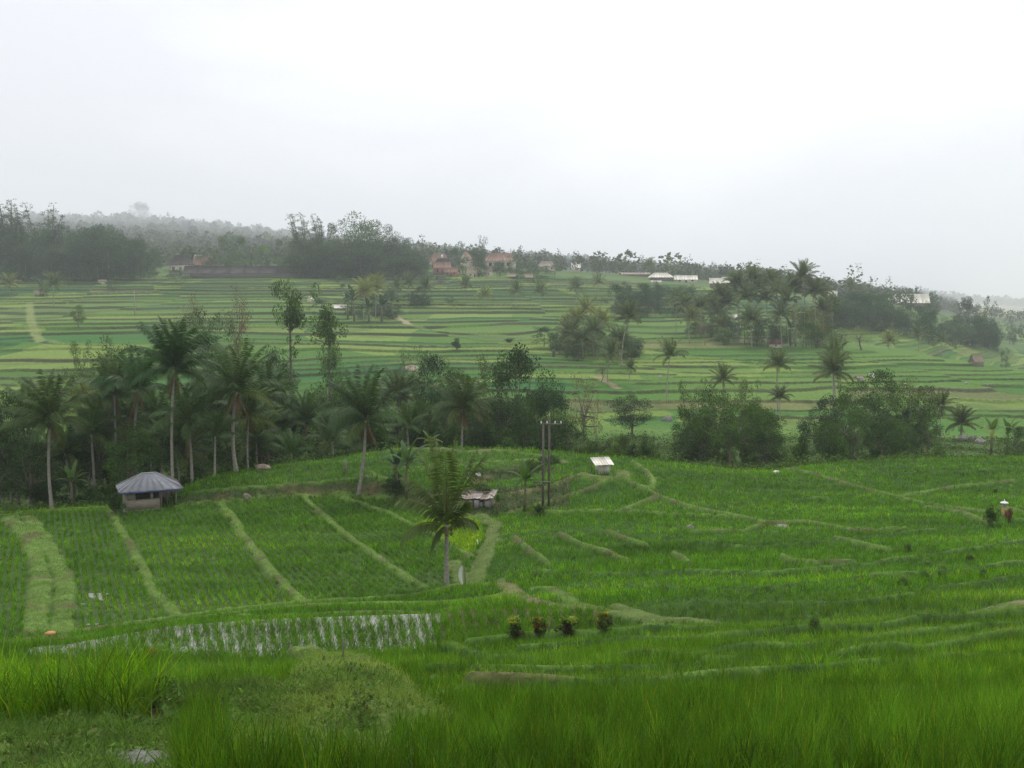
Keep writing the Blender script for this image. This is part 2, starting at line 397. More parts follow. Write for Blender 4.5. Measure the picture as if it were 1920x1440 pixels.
# ---------------------------------------------------------------- bunds and paths of the near fields
BUNDS = [  # points, half width (m), height (m), kind 0 grass bund / 1 worn tan path / 2 weedy mound
    ([(20, 972), (62, 1025), (76, 1080), (80, 1125), (66, 1180)], .85, .35, 0),
    ([(52, 972), (93, 1030), (118, 1090), (124, 1130), (113, 1185)], .8, .35, 0),
    ([(66, 1175), (90, 1180), (113, 1182)], .5, .25, 0), ([(60, 1200), (90, 1195), (120, 1195)], .45, .2, 0),
    ([(207, 955), (222, 985), (252, 1040), (285, 1105), (325, 1152)], .42, .3, 0),
    ([(412, 944), (440, 980), (470, 1025), (510, 1075), (558, 1128)], .5, .35, 0),
    ([(570, 930), (605, 965), (650, 1005), (700, 1040), (760, 1083), (797, 1104)], .36, .3, 0),
    ([(632, 928), (680, 945), (735, 966), (770, 985)], .4, .3, 0),
    ([(770, 985), (810, 1003), (850, 1025), (880, 1046)], .25, .25, 0),
    ([(0, 968), (50, 963), (130, 955), (205, 950)], .4, .25, 0),
    ([(330, 950), (400, 943), (470, 936), (570, 929), (640, 926), (720, 931)], .35, .3, 0),
    ([(720, 931), (760, 938), (830, 955), (880, 968), (925, 983)], .35, .25, 0),
    ([(900, 968), (928, 985), (924, 1010), (908, 1040), (900, 1085)], .62, .2, 1),
    ([(850, 1055), (862, 1078), (880, 1095)], .5, .05, 1),
    ([(0, 1206), (125, 1201), (220, 1188), (320, 1171), (480, 1158), (725, 1150), (960, 1141), (1050, 1141), (1130, 1150)], .3, .25, 0),
    ([(320, 1168), (435, 1152), (550, 1139), (820, 1130), (940, 1116), (985, 1121)], .28, .25, 0),
    ([(110, 1190), (220, 1174), (320, 1159), (425, 1146), (590, 1129), (780, 1117), (840, 1102), (870, 1096), (930, 1096)], .3, .3, 0),
    ([(345, 926), (450, 916), (560, 906), (640, 898), (715, 896)], .3, .2, 0),
    ([(690, 884), (705, 893), (725, 898)], .35, .2, 0), ([(735, 845), (800, 842), (870, 848), (950, 846), (1010, 855), (1060, 868)], .5, .2, 1),
    ([(880, 872), (930, 866), (1000, 862), (1045, 872)], .35, .3, 0), ([(890, 935), (960, 930), (1020, 917), (1095, 890)], .35, .3, 1),
    ([(960, 964), (1010, 950), (1060, 934), (1110, 918), (1160, 897)], .3, .25, 0),
    ([(1095, 892), (1130, 899), (1165, 896), (1168, 885)], .8, .15, 1),
    ([(1165, 897), (1200, 915), (1240, 935), (1300, 955), (1370, 969), (1440, 985), (1520, 983)], .45, .3, 0),
    ([(1185, 868), (1210, 885), (1226, 905), (1222, 917), (1200, 917)], .5, .25, 0),
    ([(1165, 961), (1200, 948), (1240, 934)], .5, .3, 0), ([(990, 966), (1060, 963), (1165, 961), (1260, 968), (1370, 973)], .28, .2, 0),
    ([(965, 1013), (985, 1030), (1030, 1063)], .4, .3, 0), ([(1050, 1005), (1090, 1026), (1130, 1040)], .35, .25, 0),
    ([(1125, 1037), (1150, 1046), (1178, 1056)], .4, .25, 0), ([(1145, 1002), (1175, 1015), (1210, 1028)], .35, .25, 0),
    ([(1262, 1043), (1280, 1053), (1293, 1064)], .32, .25, 0), ([(1465, 1048), (1482, 1057), (1530, 1060), (1600, 1058)], .35, .2, 0),
    ([(1478, 882), (1540, 896), (1600, 915), (1680, 934), (1760, 952), (1860, 966)], .4, .3, 0),
    ([(1690, 934), (1780, 918), (1900, 905)], .3, .2, 0), ([(1440, 985), (1400, 998), (1300, 1000)], .25, .15, 0),
    ([(1565, 1014), (1610, 1024), (1665, 1036)], .3, .25, 0),
    ([(1520, 983), (1600, 1000), (1700, 995)], .25, .15, 0),
    ([(1740, 955), (1800, 965), (1860, 985)], .5, .1, 0), ([(1880, 955), (1920, 965)], .5, .1, 0),
    ([(930, 1093), (960, 1110), (1000, 1128), (1050, 1139), (1110, 1148)], .5, .15, 1), ([(1005, 1103), (1030, 1102), (1060, 1122), (1090, 1138)], .55, .15, 0),
    ([(1110, 1148), (1170, 1155), (1220, 1163), (1280, 1165)], .45, .15, 1), ([(1150, 1138), (1185, 1150), (1220, 1160)], .35, .15, 1),
    ([(1280, 1165), (1340, 1172)], .35, .15, 1), ([(1210, 1172), (1290, 1178)], .3, .2, 0),
    ([(1700, 1172), (1780, 1166), (1850, 1150), (1920, 1132)], .5, .15, 1),
    ([(880, 1212), (1000, 1203), (1200, 1197), (1330, 1188)], .26, .5, 3), ([(975, 1230), (1100, 1222), (1300, 1212), (1500, 1198), (1700, 1184), (1920, 1162)], .26, .55, 3),
    ([(1050, 1262), (1300, 1248), (1500, 1224), (1650, 1210), (1800, 1192), (1920, 1180)], .24, .5, 3), ([(830, 1222), (900, 1238), (950, 1256), (1050, 1262)], .24, .45, 3),
    ([(1330, 1262), (1560, 1248), (1750, 1226), (1920, 1203)], .22, .5, 3), ([(820, 1268), (930, 1276), (1080, 1280), (1330, 1262)], .2, .34, 3),
    ([(900, 1300), (1100, 1306), (1350, 1290), (1600, 1268), (1930, 1240)], .18, .36, 3),
    ([(1300, 1130), (1420, 1140), (1560, 1136), (1640, 1131), (1710, 1122)], .26, .42, 3), ([(1180, 1100), (1300, 1112), (1450, 1108), (1600, 1090), (1750, 1080), (1920, 1060)], .28, .45, 3),
    ([(1000, 1075), (1130, 1082), (1300, 1076), (1450, 1080), (1600, 1066), (1740, 1046), (1920, 1020)], .28, .45, 3), ([(930, 1010), (1100, 998), (1250, 1012), (1400, 1030), (1560, 1020), (1700, 1003), (1850, 987), (1920, 978)], .28, .42, 3),
    ([(1300, 955), (1450, 940), (1560, 936), (1640, 922)], .3, .4, 3), ([(1230, 900), (1350, 915), (1480, 925), (1600, 915)], .3, .4, 3), ([(1560, 880), (1700, 890), (1920, 880)], .3, .36, 3), ([(1740, 1110), (1830, 1100), (1920, 1085)], .26, .42, 3),
    ([(570, 1228), (620, 1258), (655, 1292), (690, 1328), (708, 1362)], .62, .28, 2), ([(430, 1318), (510, 1328), (600, 1345), (690, 1352)], .5, .2, 2),
    ([(200, 1300), (270, 1308), (340, 1322), (440, 1335)], .4, .2, 2), ([(-20, 1392), (80, 1398), (170, 1385), (230, 1352), (290, 1335)], .55, .12, 2),
    ([(760, 1318), (900, 1300), (1050, 1304), (1250, 1296), (1420, 1284)], .22, .2, 0), ([(1180, 1290), (1330, 1282), (1500, 1268), (1750, 1252)], .2, .2, 0), ([(730, 1283), (830, 1276), (960, 1284)], .25, .15, 0), ([(1300, 1330), (1500, 1310), (1700, 1300), (1930, 1276)], .2, .15, 0), 
]
NR = 800   # near rows of the grid
BM = [np.zeros((NR, NU)) for _ in range(4)]; BH = np.zeros((NR, NU))
Xn, Yn = XX[:NR], YY[:NR]
SOFT = .12
for pts, hw, bh, kd in BUNDS:
    hw *= (.66, .85, 1.0, .85)[kd]; bh *= (.55, .8, 1.0, .72)[kd]
    if kd == 3 and pts[0][1] < 1150: bh *= .8; hw *= .8
    if kd == 0 and pts[0][1] < 1070 and pts[0][0] > 880: bh = .33; hw *= .8
    w = np.array([hit(*p)[:2] for p in pts])
    # finer, slightly wandering line
    P = []
    for a, b in zip(w[:-1], w[1:]):
        n = max(2, int(np.linalg.norm(b - a) / 1.2))
        if np.linalg.norm(b - a) > 40: continue
        for t in np.arange(n) / n: P.append(a + (b - a) * t)
    P.append(w[-1]); P = np.array(P)
    P = P + .16 * np.stack([vn(P[:, 0] / 1.7, P[:, 1] / 1.7, 4) - .5, vn(P[:, 0] / 1.7, P[:, 1] / 1.7, 8) - .5], 1) * 2
    m = hw + 1.2
    r0 = max(0, np.searchsorted(YS, P[:, 1].min() - m)); r1 = min(NR, np.searchsorted(YS, P[:, 1].max() + m))
    if r1 <= r0: continue
    pu = P[:, 0] / P[:, 1]
    c0 = max(0, np.searchsorted(US, pu.min() - m / P[:, 1].min())); c1 = min(NU, np.searchsorted(US, pu.max() + m / P[:, 1].min()))
    if c1 <= c0: continue
    x = Xn[r0:r1, c0:c1]; y = Yn[r0:r1, c0:c1]; dmin = np.full(x.shape, 9.)
    for a, b in zip(P[:-1], P[1:]):
        d = b - a; l2 = d @ d + 1e-9
        t = np.clip(((x - a[0]) * d[0] + (y - a[1]) * d[1]) / l2, 0, 1)
        dmin = np.minimum(dmin, np.hypot(x - a[0] - t * d[0], y - a[1] - t * d[1]))
    e = hw * (.6 + .5 * vn(x / .9, y / .9, 17) + .35 * vn(x / 2.6, y / 2.6, 19))
    k = 1 - sst(e * .75, e * 1.15 + .08, dmin)
    BM[kd][r0:r1, c0:c1] = np.maximum(BM[kd][r0:r1, c0:c1], k)
    BH[r0:r1, c0:c1] = np.maximum(BH[r0:r1, c0:c1], bh * (1 if kd != 3 else .55 + .8 * vn(x / 2.2, y / 2.2, 23)) * (1 - sst(e * .4, e * 1.3 + .12, dmin)))
Z[:NR] += BH

def inpoly(px, py, poly):
    r = np.zeros(px.shape, bool); n = len(poly)
    for i in range(n):
        x1, y1 = poly[i]; x2, y2 = poly[(i + 1) % n]
        if y1 == y2: continue
        r ^= ((y1 > py) != (y2 > py)) & (px < (x2 - x1) * (py - y1) / (y2 - y1) + x1)
    return r
PXn, PYn = PX[:NR], PY[:NR]
def poly_mask(poly, y0=0, y1=999):
    return inpoly(PXn, PYn, poly) & (Yn > y0) & (Yn < y1)
STRIP = poly_mask([(-300, 966), (0, 968), (205, 952), (330, 960), (420, 944), (570, 930), (640, 927), (720, 932), (880, 968), (925, 985), (905, 1050), (870, 1094), (600, 1129), (320, 1160), (110, 1192), (-300, 1215)], 46, 86)
FLOOD = poly_mask([(-100, 1243), (300, 1236), (800, 1222), (960, 1200), (1130, 1186), (1130, 1152), (960, 1141), (725, 1151), (480, 1159), (320, 1172), (125, 1205), (-100, 1215)], 34, 48)
BAND = poly_mask([(-200, 1215), (320, 1172), (600, 1150), (1000, 1140), (985, 1120), (870, 1096), (600, 1129), (320, 1159), (-200, 1200)], 40, 62) & ~STRIP & ~FLOOD
NURS = poly_mask([(775, 985), (830, 962), (900, 975), (905, 1010), (880, 1045), (850, 1022)], 60, 85)
WEED = poly_mask([(-400, 1352), (140, 1345), (215, 1290), (340, 1300), (360, 1335), (345, 1380), (335, 1420), (325, 1500), (-400, 1500)], 4, 16) | poly_mask([(560, 1222), (630, 1232), (700, 1290), (735, 1350), (735, 1440), (430, 1436), (405, 1332), (520, 1318), (590, 1300)], 4, 24)
BARE = poly_mask([(245, 1340), (290, 1330), (315, 1345), (300, 1370), (250, 1368)], 6, 20)
RISE = np.zeros((NR, NU), bool)
k6, k7 = 12, 13
for i in range(NU):
    a, b = Yk[k6, i], Yk[k7, i]
    if b - a < 6 and 330 < 960 + US[i] * F < 1120:
        RISE[:, i] = (YS[:NR] > a - .2) & (YS[:NR] < b + .1)
RISE |= poly_mask([(900, 925), (1000, 918), (1060, 900), (1095, 893), (1050, 915), (960, 938), (900, 945)], 60, 100)
RISE |= poly_mask([(875, 905), (880, 882), (1000, 872), (1050, 880), (1000, 892), (900, 908)], 60, 110)

# ---- colour of the ground
C = np.zeros((NY, NU, 3))
def mixc(m, c):
    m = np.clip(m, 0, 1)[..., None]
    C[:] = C * (1 - m) + np.asarray(c) * m
C[:] = (.035, .075, .015)
var = fbm(XX / 6, YY / 6, 40, 3)
mixc((YY > 84) * sst(.3, .8, var) * .5, (.06, .10, .02))
# beyond the near fields: gully and far slope
edge = np.maximum(Yk[14] + .2, 80)[None, :]
far = sst(0, 3, YY - edge)
mixc(far, (.045, .075, .022))
grassn = fbm(XX / 14, YY / 14, 55, 3)
mixc(far * sst(.45, .65, grassn) * .8, (.065, .115, .024))
mixc(sst(150, 158, YY) * .9, (.09, .17, .034))
hsh = _h(lev, blk, 7); hs2 = _h(lev, np.floor(blk * 1.0 + XX / 30), 11)
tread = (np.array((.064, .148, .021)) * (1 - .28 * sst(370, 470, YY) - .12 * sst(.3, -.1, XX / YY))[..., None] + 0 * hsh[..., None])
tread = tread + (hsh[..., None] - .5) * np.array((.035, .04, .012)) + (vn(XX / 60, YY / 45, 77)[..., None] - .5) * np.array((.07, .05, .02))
yel = (sst(.74, .8, hs2) * 1.0)[..., None]; brn = (sst(.965, .975, _h(lev, blk, 19)) * .6)[..., None]
tread = tread * (1 - yel) + np.array((.135, .205, .04)) * yel
tread = tread * (1 - brn) + np.array((.13, .115, .055)) * brn
Tm = np.clip(T, 0, 1)[..., None]
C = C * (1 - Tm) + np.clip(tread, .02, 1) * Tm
mixc(lip * T * .75 * sst(.2, .6, vn(XX / 28, lev * 1.7, 65)), (.15, .19, .055))
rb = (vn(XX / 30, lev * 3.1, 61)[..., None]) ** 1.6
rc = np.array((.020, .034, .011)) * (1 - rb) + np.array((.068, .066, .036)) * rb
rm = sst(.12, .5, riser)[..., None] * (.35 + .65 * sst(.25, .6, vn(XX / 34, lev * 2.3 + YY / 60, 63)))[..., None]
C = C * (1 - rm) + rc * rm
mixc(T * sst(.62, .75, fbm(XX / 26, YY / 16, 88, 3)) * .5, (.05, .085, .03))
# plateau, hills and plain
mixc(sst(520, 545, YY) * (1 - right), (.075, .125, .035))
mixc(sst(600, 640, YY) * (1 - right), (.045, .07, .028))
plain = sst(1760, 1830, PX) * sst(980, 1100, YY) * (1 - sst(3800, 4200, YY))
mixc(plain, (.20, .19, .09))
# near land
def mixn(m, c):
    m = np.clip(np.asarray(m, float), 0, 1)[..., None]
    C[:NR] = C[:NR] * (1 - m) + np.asarray(c) * m
mixn(STRIP * .9, (.05, .085, .022)); mixn(FLOOD, (.09, .075, .045)); mixn(NURS * .8, (.13, .22, .02))
mixn(RISE * (.5 + .5 * sst(.3, .6, fbm(Xn / 2.2, Yn / 1.2, 91, 3))), (.055, .075, .028)); mixn(RISE * sst(.55, .68, fbm(Xn / 3, Yn / 2, 93, 3)) * .7, (.11, .085, .045))
mixn(WEED * .9, (.08, .12, .035)); mixn(BM[2] * .9, (.10, .15, .035))
TOP3 = (BM[3] > .3) & (BH > .25) & (vn(Xn / 1.6, Yn / 1.6, 27) > .3)
mixn(BM[3] * .9, (.045, .09, .018)); mixn(TOP3 * .9, (.075, .15, .026))
mixn(BM[0] * .95, (.10, .17, .035)); mixn(BM[0] * sst(.55, .7, fbm(Xn / 1.4, Yn / 1.4, 73, 3)) * .8, (.10, .085, .045)); mixn(BM[1] * .9, (.095, .14, .036)); mixn(BM[1] * sst(.55, .72, fbm(Xn / 2.5, Yn / 2.5, 71, 3)) * .6, (.17, .135, .075))
mixn(BARE * 1., (.05, .035, .022))
# worn tracks on the far slope
def track(pts, hw, c, amt=.9):
    w = np.array([hit(*p)[:2] for p in pts])
    lo = np.searchsorted(YS, w[:, 1].min() - 4); hi = np.searchsorted(YS, w[:, 1].max() + 4)
    x = XX[lo:hi]; y = YY[lo:hi]; dm = np.full(x.shape, 99.)
    for a, b in zip(w[:-1], w[1:]):
        d = b - a; t = np.clip(((x - a[0]) * d[0] + (y - a[1]) * d[1]) / (d @ d + 1e-9), 0, 1)
        dm = np.minimum(dm, np.hypot(x - a[0] - t * d[0], y - a[1] - t * d[1]))
    m = (1 - sst(hw * .7, hw * 1.3, dm))[..., None] * amt
    C[lo:hi] = C[lo:hi] * (1 - m) + np.asarray(c) * m
track([(740, 594), (755, 601), (770, 608)], 1.2, (.34, .29, .19))
track([(55, 570), (58, 600), (66, 625), (76, 640)], 1.3, (.17, .21, .07))
track([(1120, 706), (1150, 722), (1158, 728)], 1.0, (.25, .2, .12))
track([(770, 610), (850, 622), (930, 628), (1010, 632)], 1.5, (.13, .2, .05), .6)

Z[:NR] += np.where(WEED | (BM[2] > .3), .34 * (fbm(Xn / .6, Yn / .6, 44, 3) - .5), 0)
Z[:NR] -= BARE * .12
Z[:NR] += STRIP * .06 * (fbm(Xn / 1.8, Yn / 1.8, 45, 3) - .5) + FLOOD * (.10 * (fbm(Xn / 2.5, Yn / 1.2, 46, 3) - .5) + .16 * sst(800, 860, PXn + 60 * (fbm(Xn / 1.5, Yn / 1.0, 47, 2) - .5)))
idx = np.arange(NY * NU).reshape(NY, NU)
quads = np.stack([idx[:-1, :-1], idx[:-1, 1:], idx[1:, 1:], idx[1:, :-1]], -1).reshape(-1, 4)
# the land goes on beyond the surveyed wedge on both sides
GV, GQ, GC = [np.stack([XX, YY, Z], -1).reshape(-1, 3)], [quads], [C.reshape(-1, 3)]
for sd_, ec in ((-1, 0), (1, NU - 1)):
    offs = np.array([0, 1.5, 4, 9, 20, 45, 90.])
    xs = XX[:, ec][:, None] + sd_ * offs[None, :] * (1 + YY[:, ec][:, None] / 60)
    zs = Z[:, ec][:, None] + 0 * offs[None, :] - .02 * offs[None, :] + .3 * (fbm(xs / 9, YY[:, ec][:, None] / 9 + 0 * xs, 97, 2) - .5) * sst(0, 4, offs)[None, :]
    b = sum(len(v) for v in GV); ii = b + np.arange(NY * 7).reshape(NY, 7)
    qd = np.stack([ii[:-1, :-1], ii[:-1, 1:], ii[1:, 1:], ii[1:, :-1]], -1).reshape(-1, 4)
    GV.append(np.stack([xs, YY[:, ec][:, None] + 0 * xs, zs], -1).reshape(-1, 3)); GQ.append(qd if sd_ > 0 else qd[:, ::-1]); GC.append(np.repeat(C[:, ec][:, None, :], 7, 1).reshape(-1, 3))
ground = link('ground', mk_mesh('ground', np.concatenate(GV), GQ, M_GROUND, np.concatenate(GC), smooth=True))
tag(ground, kind='structure')

def water(name, poly, z):
    w = []
    for px, py in poly:
        u, s = ray(px, py); Y = z / s; w.append((u * Y, Y, z))
    o = link(name, mk_mesh(name, w, [np.arange(len(w))[None, :]], M_WATER)); return tag(o, kind='structure')
def sheet(px0, px1, py0, py1, dz):
    """a puddle lying between the rice rows: level sheet just above the lowest ground there"""
    pts = [hit(px0, py1), hit(px1, py1), hit(px1, py0), hit(px0, py0)]
    z = min(p[2] for p in pts) + dz
    w = [(p[0], p[1], z) for p in pts]
    n = 14; c = np.mean([p[:2] for p in pts], 0)
    ax = np.array([(w[1][0] - w[0][0]) / 2 * .9, max(.35, (w[3][1] - w[0][1]) / 2)])
    V = [(c[0] + ax[0] * cos(t) * (1 + .15 * sin(3 * t)), c[1] + ax[1] * sin(t) * (1 + .2 * cos(2 * t)), z) for t in np.arange(n) * 2 * pi / n]
    return tag(link('puddle', mk_mesh('puddle', V, [np.arange(n)[None, :]], M_WATER)), kind='structure'), c, ax
# ================================================================ RICE AND GRASS
EDGE = Yk[14]                                        # far rim of the near fields, per column
OPEN = (np.maximum.reduce([BM[0], BM[1], BM[3] - .25]) < .45) & (BM[2] < .08) & ~RISE & ~WEED & ~BARE & (Yn < EDGE[None, :] - .1)
PUD = []
for a in ((215, 290, 1378, 1436, .10), 
          (1470, 1510, 1204, 1216, .1), (1570, 1690, 1228, 1248, .12), (1700, 1900, 1208, 1226, .1), (190, 270, 1300, 1345, .03)):
    PUD.append(sheet(*a)[1:])
water('paddy_water', [(40, 1228), (300, 1240), (600, 1235), (860, 1222), (930, 1205), (910, 1147), (725, 1153), (480, 1161), (320, 1174), (125, 1208), (60, 1214)], -13.56)
#water('field_water', [(-40, 1125), (50, 1125), (40, 1138), (-60, 1140)], -16.72)
water('field_water', [(140, 1150), (150, 1112), (290, 1112), (305, 1150), (235, 1168), (150, 1172)], -16.728)

def blades(base, az, length, width, lean, bend, col, seg, name=None):
    """grass blades as tapered strips -> (V, T, Q, C)"""
    n = len(base); d = np.stack([np.cos(az), np.sin(az), 0 * az], 1); s = np.stack([-np.sin(az), np.cos(az), 0 * az], 1)
    tw = rng.uniform(-1., 1., n); s = s * np.cos(tw)[:, None] + d * np.sin(tw)[:, None]
    lv = []
    for k in range(seg + 1):
        t = k / seg
        ang = lean + bend * t
        if k == 0: p = base.copy()
        else: p = p + (np.sin(ang)[:, None] * d + np.cos(ang)[:, None] * np.array([0, 0, 1.])) * (length / seg)[:, None]
        w = width * (1 - .55 * t) * (.75 if k == 0 else 1)
        if k < seg: lv += [p - s * w[:, None] / 2, p + s * w[:, None] / 2]
        else: lv += [p]
    m = len(lv); V = np.stack(lv, 1).reshape(-1, 3)
    o = (np.arange(n) * m)[:, None]
    Q = [o + np.array([[2 * k, 2 * k + 1, 2 * k + 3, 2 * k + 2]]) for k in range(seg - 1)]
    T = o + np.array([[2 * seg - 2, 2 * seg - 1, 2 * seg]])
    Q = np.concatenate(Q) if Q else np.zeros((0, 4), int)
    cc = np.repeat(col[:, None, :], m, 1)
    return V, T, Q, cc.reshape(-1, 3)

class Acc:
    def __init__(s): s.V = []; s.T = []; s.Q = []; s.C = []; s.n = 0
    def add(s, r):
        V, T, Q, C_ = r
        s.V.append(V); s.T.append(T + s.n); s.Q.append(Q + s.n); s.C.append(C_); s.n += len(V)
    def link(s, name, mat):
        o = link(name, mk_mesh(name, np.concatenate(s.V), [np.concatenate(s.T), np.concatenate(s.Q)], mat, np.concatenate(s.C)))
        return tag(o, kind='stuff')

UL = .60
def grid_pts(y0, y1, sp, jit=.45):
    out = []
    y = y0
    ys = np.arange(y0, y1, sp)
    for y in ys:
        ul = UL * y + 5 * (1 - sst(14, 40, y)); x = np.arange(-ul, ul, sp)
        out.append(np.stack([x + rng.uniform(-jit, jit, len(x)) * sp, y + rng.uniform(-jit, jit, len(x)) * sp], 1))
    return np.concatenate(out)
def row_pts(y0, y1, ang, rowsp, insp, jit, u0=-UL, u1=UL):
    """rows running along direction ang (radians from +Y towards +X)"""
    d = np.array([sin(ang), cos(ang)]); e = np.array([cos(ang), -sin(ang)])
    c = np.array([(u0 + u1) / 2 * (y0 + y1) / 2, (y0 + y1) / 2]); Rr = .6 * math.hypot(y1 - y0, (u1 - u0) * y1)
    a = np.arange(-Rr, Rr, insp); b = np.arange(-Rr, Rr, rowsp)
    A, B = np.meshgrid(a, b)
    A = A + rng.uniform(-jit, jit, A.shape) * insp; B = B + rng.normal(0, .035, B.shape) + .08 * vn(A / 3, B, 3)
    P = c + A[..., None] * d + B[..., None] * e
    P = P.reshape(-1, 2); u = P[:, 0] / P[:, 1]
    return P[(P[:, 1] > y0) & (P[:, 1] < y1) & (u > u0) & (u < u1)]

rice = Acc()
def rice_col(P, base, amt=.68):
    n = len(P)
    v = .5 * fbm(P[:, 0] / 7, P[:, 1] / 5, 12, 3) + .5 * fbm(P[:, 0] / 16 + P[:, 1] * .04, P[:, 1] / 1.9, 13, 2)
    w = vn(P[:, 0] / 1.6, P[:, 1] / 1.2, 22)
    c = np.asarray(base) * (1 + amt * (v - .5)[:, None] * 2.2 + .22 * (w - .5)[:, None] + rng.normal(0, .10, (n, 1)))
    yl = np.clip((v - .55) * 3 + rng.normal(0, .15, n), 0, 1)[:, None]
    c = c * (1 + yl * np.array((.45, .12, 0)))
    return np.clip(c, .004, .6)
def tufts(P, nb, h, hv, w, spread, seg, base, lean=.12, bend=.55, wind=0.):
    z = look(Z, P[:, 0], P[:, 1]); n = len(P)
    for pc, pax in PUD: pass
    B = np.repeat(np.column_stack([P, z - .02]), nb, 0)
    B[:, :2] += rng.normal(0, spread, (n * nb, 2))
    az = rng.uniform(0, 2 * pi, n * nb)
    hp = h * (1 + hv * (fbm(P[:, 0] / 2.5, P[:, 1] / 2., 31, 3) - .5) * 2 + .45 * (fbm(P[:, 0] / 16 + P[:, 1] * .04, P[:, 1] / 1.9, 33, 2) - .5) * 2 + rng.normal(0, .08, n))
    L = np.repeat(hp, nb) * rng.uniform(.65, 1.12, n * nb)
    cc = np.repeat(rice_col(P, base) * rng.uniform(.6, 1.38, (n, 1)), nb, 0) * rng.uniform(.72, 1.32, (n * nb, 1))
    old = rng.uniform(size=n * nb) < .07
    cc[old] = cc[old] * np.array((2.2, 1.2, 1.2))
    rice.add(blades(B, az, L, np.full(n * nb, w) * rng.uniform(.7, 1.3, n * nb), np.abs(rng.normal(lean, .12, n * nb)), np.abs(rng.normal(bend, .3, n * nb)), cc, seg))

def inpud(P):
    m = np.zeros(len(P), bool)
    for c, ax in PUD: m |= ((P[:, 0] - c[0]) / ax[0]) ** 2 + ((P[:, 1] - c[1]) / ax[1]) ** 2 < .8
    return m
GREEN = (.100, .232, .019)
SPEC = STRIP | FLOOD | BAND | NURS
def general(y0, y1, sp, nb, h, hv, w, spread, seg, base=GREEN, thin=0.0, **k):
    P = grid_pts(y0, y1, sp)
    ok = near(OPEN, P[:, 0], P[:, 1]) & ~near(SPEC, P[:, 0], P[:, 1])
    ip = inpud(P); ok &= ~(ip & (rng.uniform(size=len(P)) < .65))
    ok &= rng.uniform(size=len(P)) > thin + .30 * sst(.5, .7, fbm(P[:, 0] / 1.2, P[:, 1] / .8, 66, 2))
    tufts(P[ok], nb, h, hv, w, spread, seg, base, **k)
general(6.2, 12, .19, 30, .40, .34, .0075, .034, 3, lean=.07, bend=.38)
general(12, 17, .20, 22, .40, .36, .010, .04, 3, lean=.08, bend=.38)
general(17, 26, .23, 15, .40, .36, .014, .05, 2, lean=.09, bend=.4)
general(26, 42, .26, 10, .36, .34, .021, .07, 2, lean=.11, bend=.45)
general(42, 62, .27, 7, .36, .3, .032, .09, 2, base=(.088, .235, .012))
general(62, 84, .32, 6, .35, .3, .045, .11, 2, base=(.088, .232, .013))
general(84, 125, .40, 6, .34, .3, .06, .13, 2, base=(.090, .234, .015))
# tall loose clump at the left rim
P = grid_pts(9.6, 13.2, .24); u = P[:, 0] / P[:, 1]
ok = (u < -.385 + .02 * np.sin(P[:, 1] * 4)) & (u > -.6) & (rng.uniform(size=len(P)) < .8)
tufts(P[ok], 22, .78, .15, .013, .06, 3, (.108, .25, .012), lean=.14, bend=.7)
# planted rows of the flat fields
P = row_pts(44, 90, rad(155), .42, .19, .35, u0=-.62, u1=.02)
ok = near(OPEN, P[:, 0], P[:, 1]) & near(STRIP, P[:, 0], P[:, 1]) & ~near(NURS, P[:, 0], P[:, 1])
dry = fbm(P[:, 0] / 5, P[:, 1] / 8, 29, 3); ok &= rng.uniform(size=len(P)) > .12 + .3 * sst(.55, .75, dry)
st = np.floor(P[ok][:, 0] / 9)
tufts(P[ok], 11, .33, .25, .032, .055, 2, (.080, .212, .014), lean=.15, bend=.5)
u0 = np.arange(-.56, .12, .0112); yy_ = np.arange(36, 47, .12)
A, B = np.meshgrid(u0, yy_); B = B + rng.uniform(-.06, .06, B.shape)
P = np.stack([A * B + .07 * (41 - B) + rng.normal(0, .03, A.shape) + .12 * (vn(A * 60, B / 2, 3) - .5), B], -1).reshape(-1, 2)
ok = near(OPEN, P[:, 0], P[:, 1]) & near(FLOOD, P[:, 0], P[:, 1]) & (rng.uniform(size=len(P)) < .93)
tufts(P[ok], 18, .34, .3, .026, .10, 2, (.084, .215, .014), lean=.22, bend=.6)
P = row_pts(41, 60, rad(165), .34, .15, .4, u0=-.6, u1=.06)
ok = near(OPEN, P[:, 0], P[:, 1]) & near(BAND, P[:, 0], P[:, 1])
tufts(P[ok], 8, .36, .15, .026, .06, 2, (.080, .212, .014))
P = grid_pts(60, 84, .2)
ok = near(OPEN, P[:, 0], P[:, 1]) & near(NURS, P[:, 0], P[:, 1])
tufts(P[ok], 5, .28, .15, .045, .07, 2, (.16, .30, .012))
rice.link('rice', M_RICE)

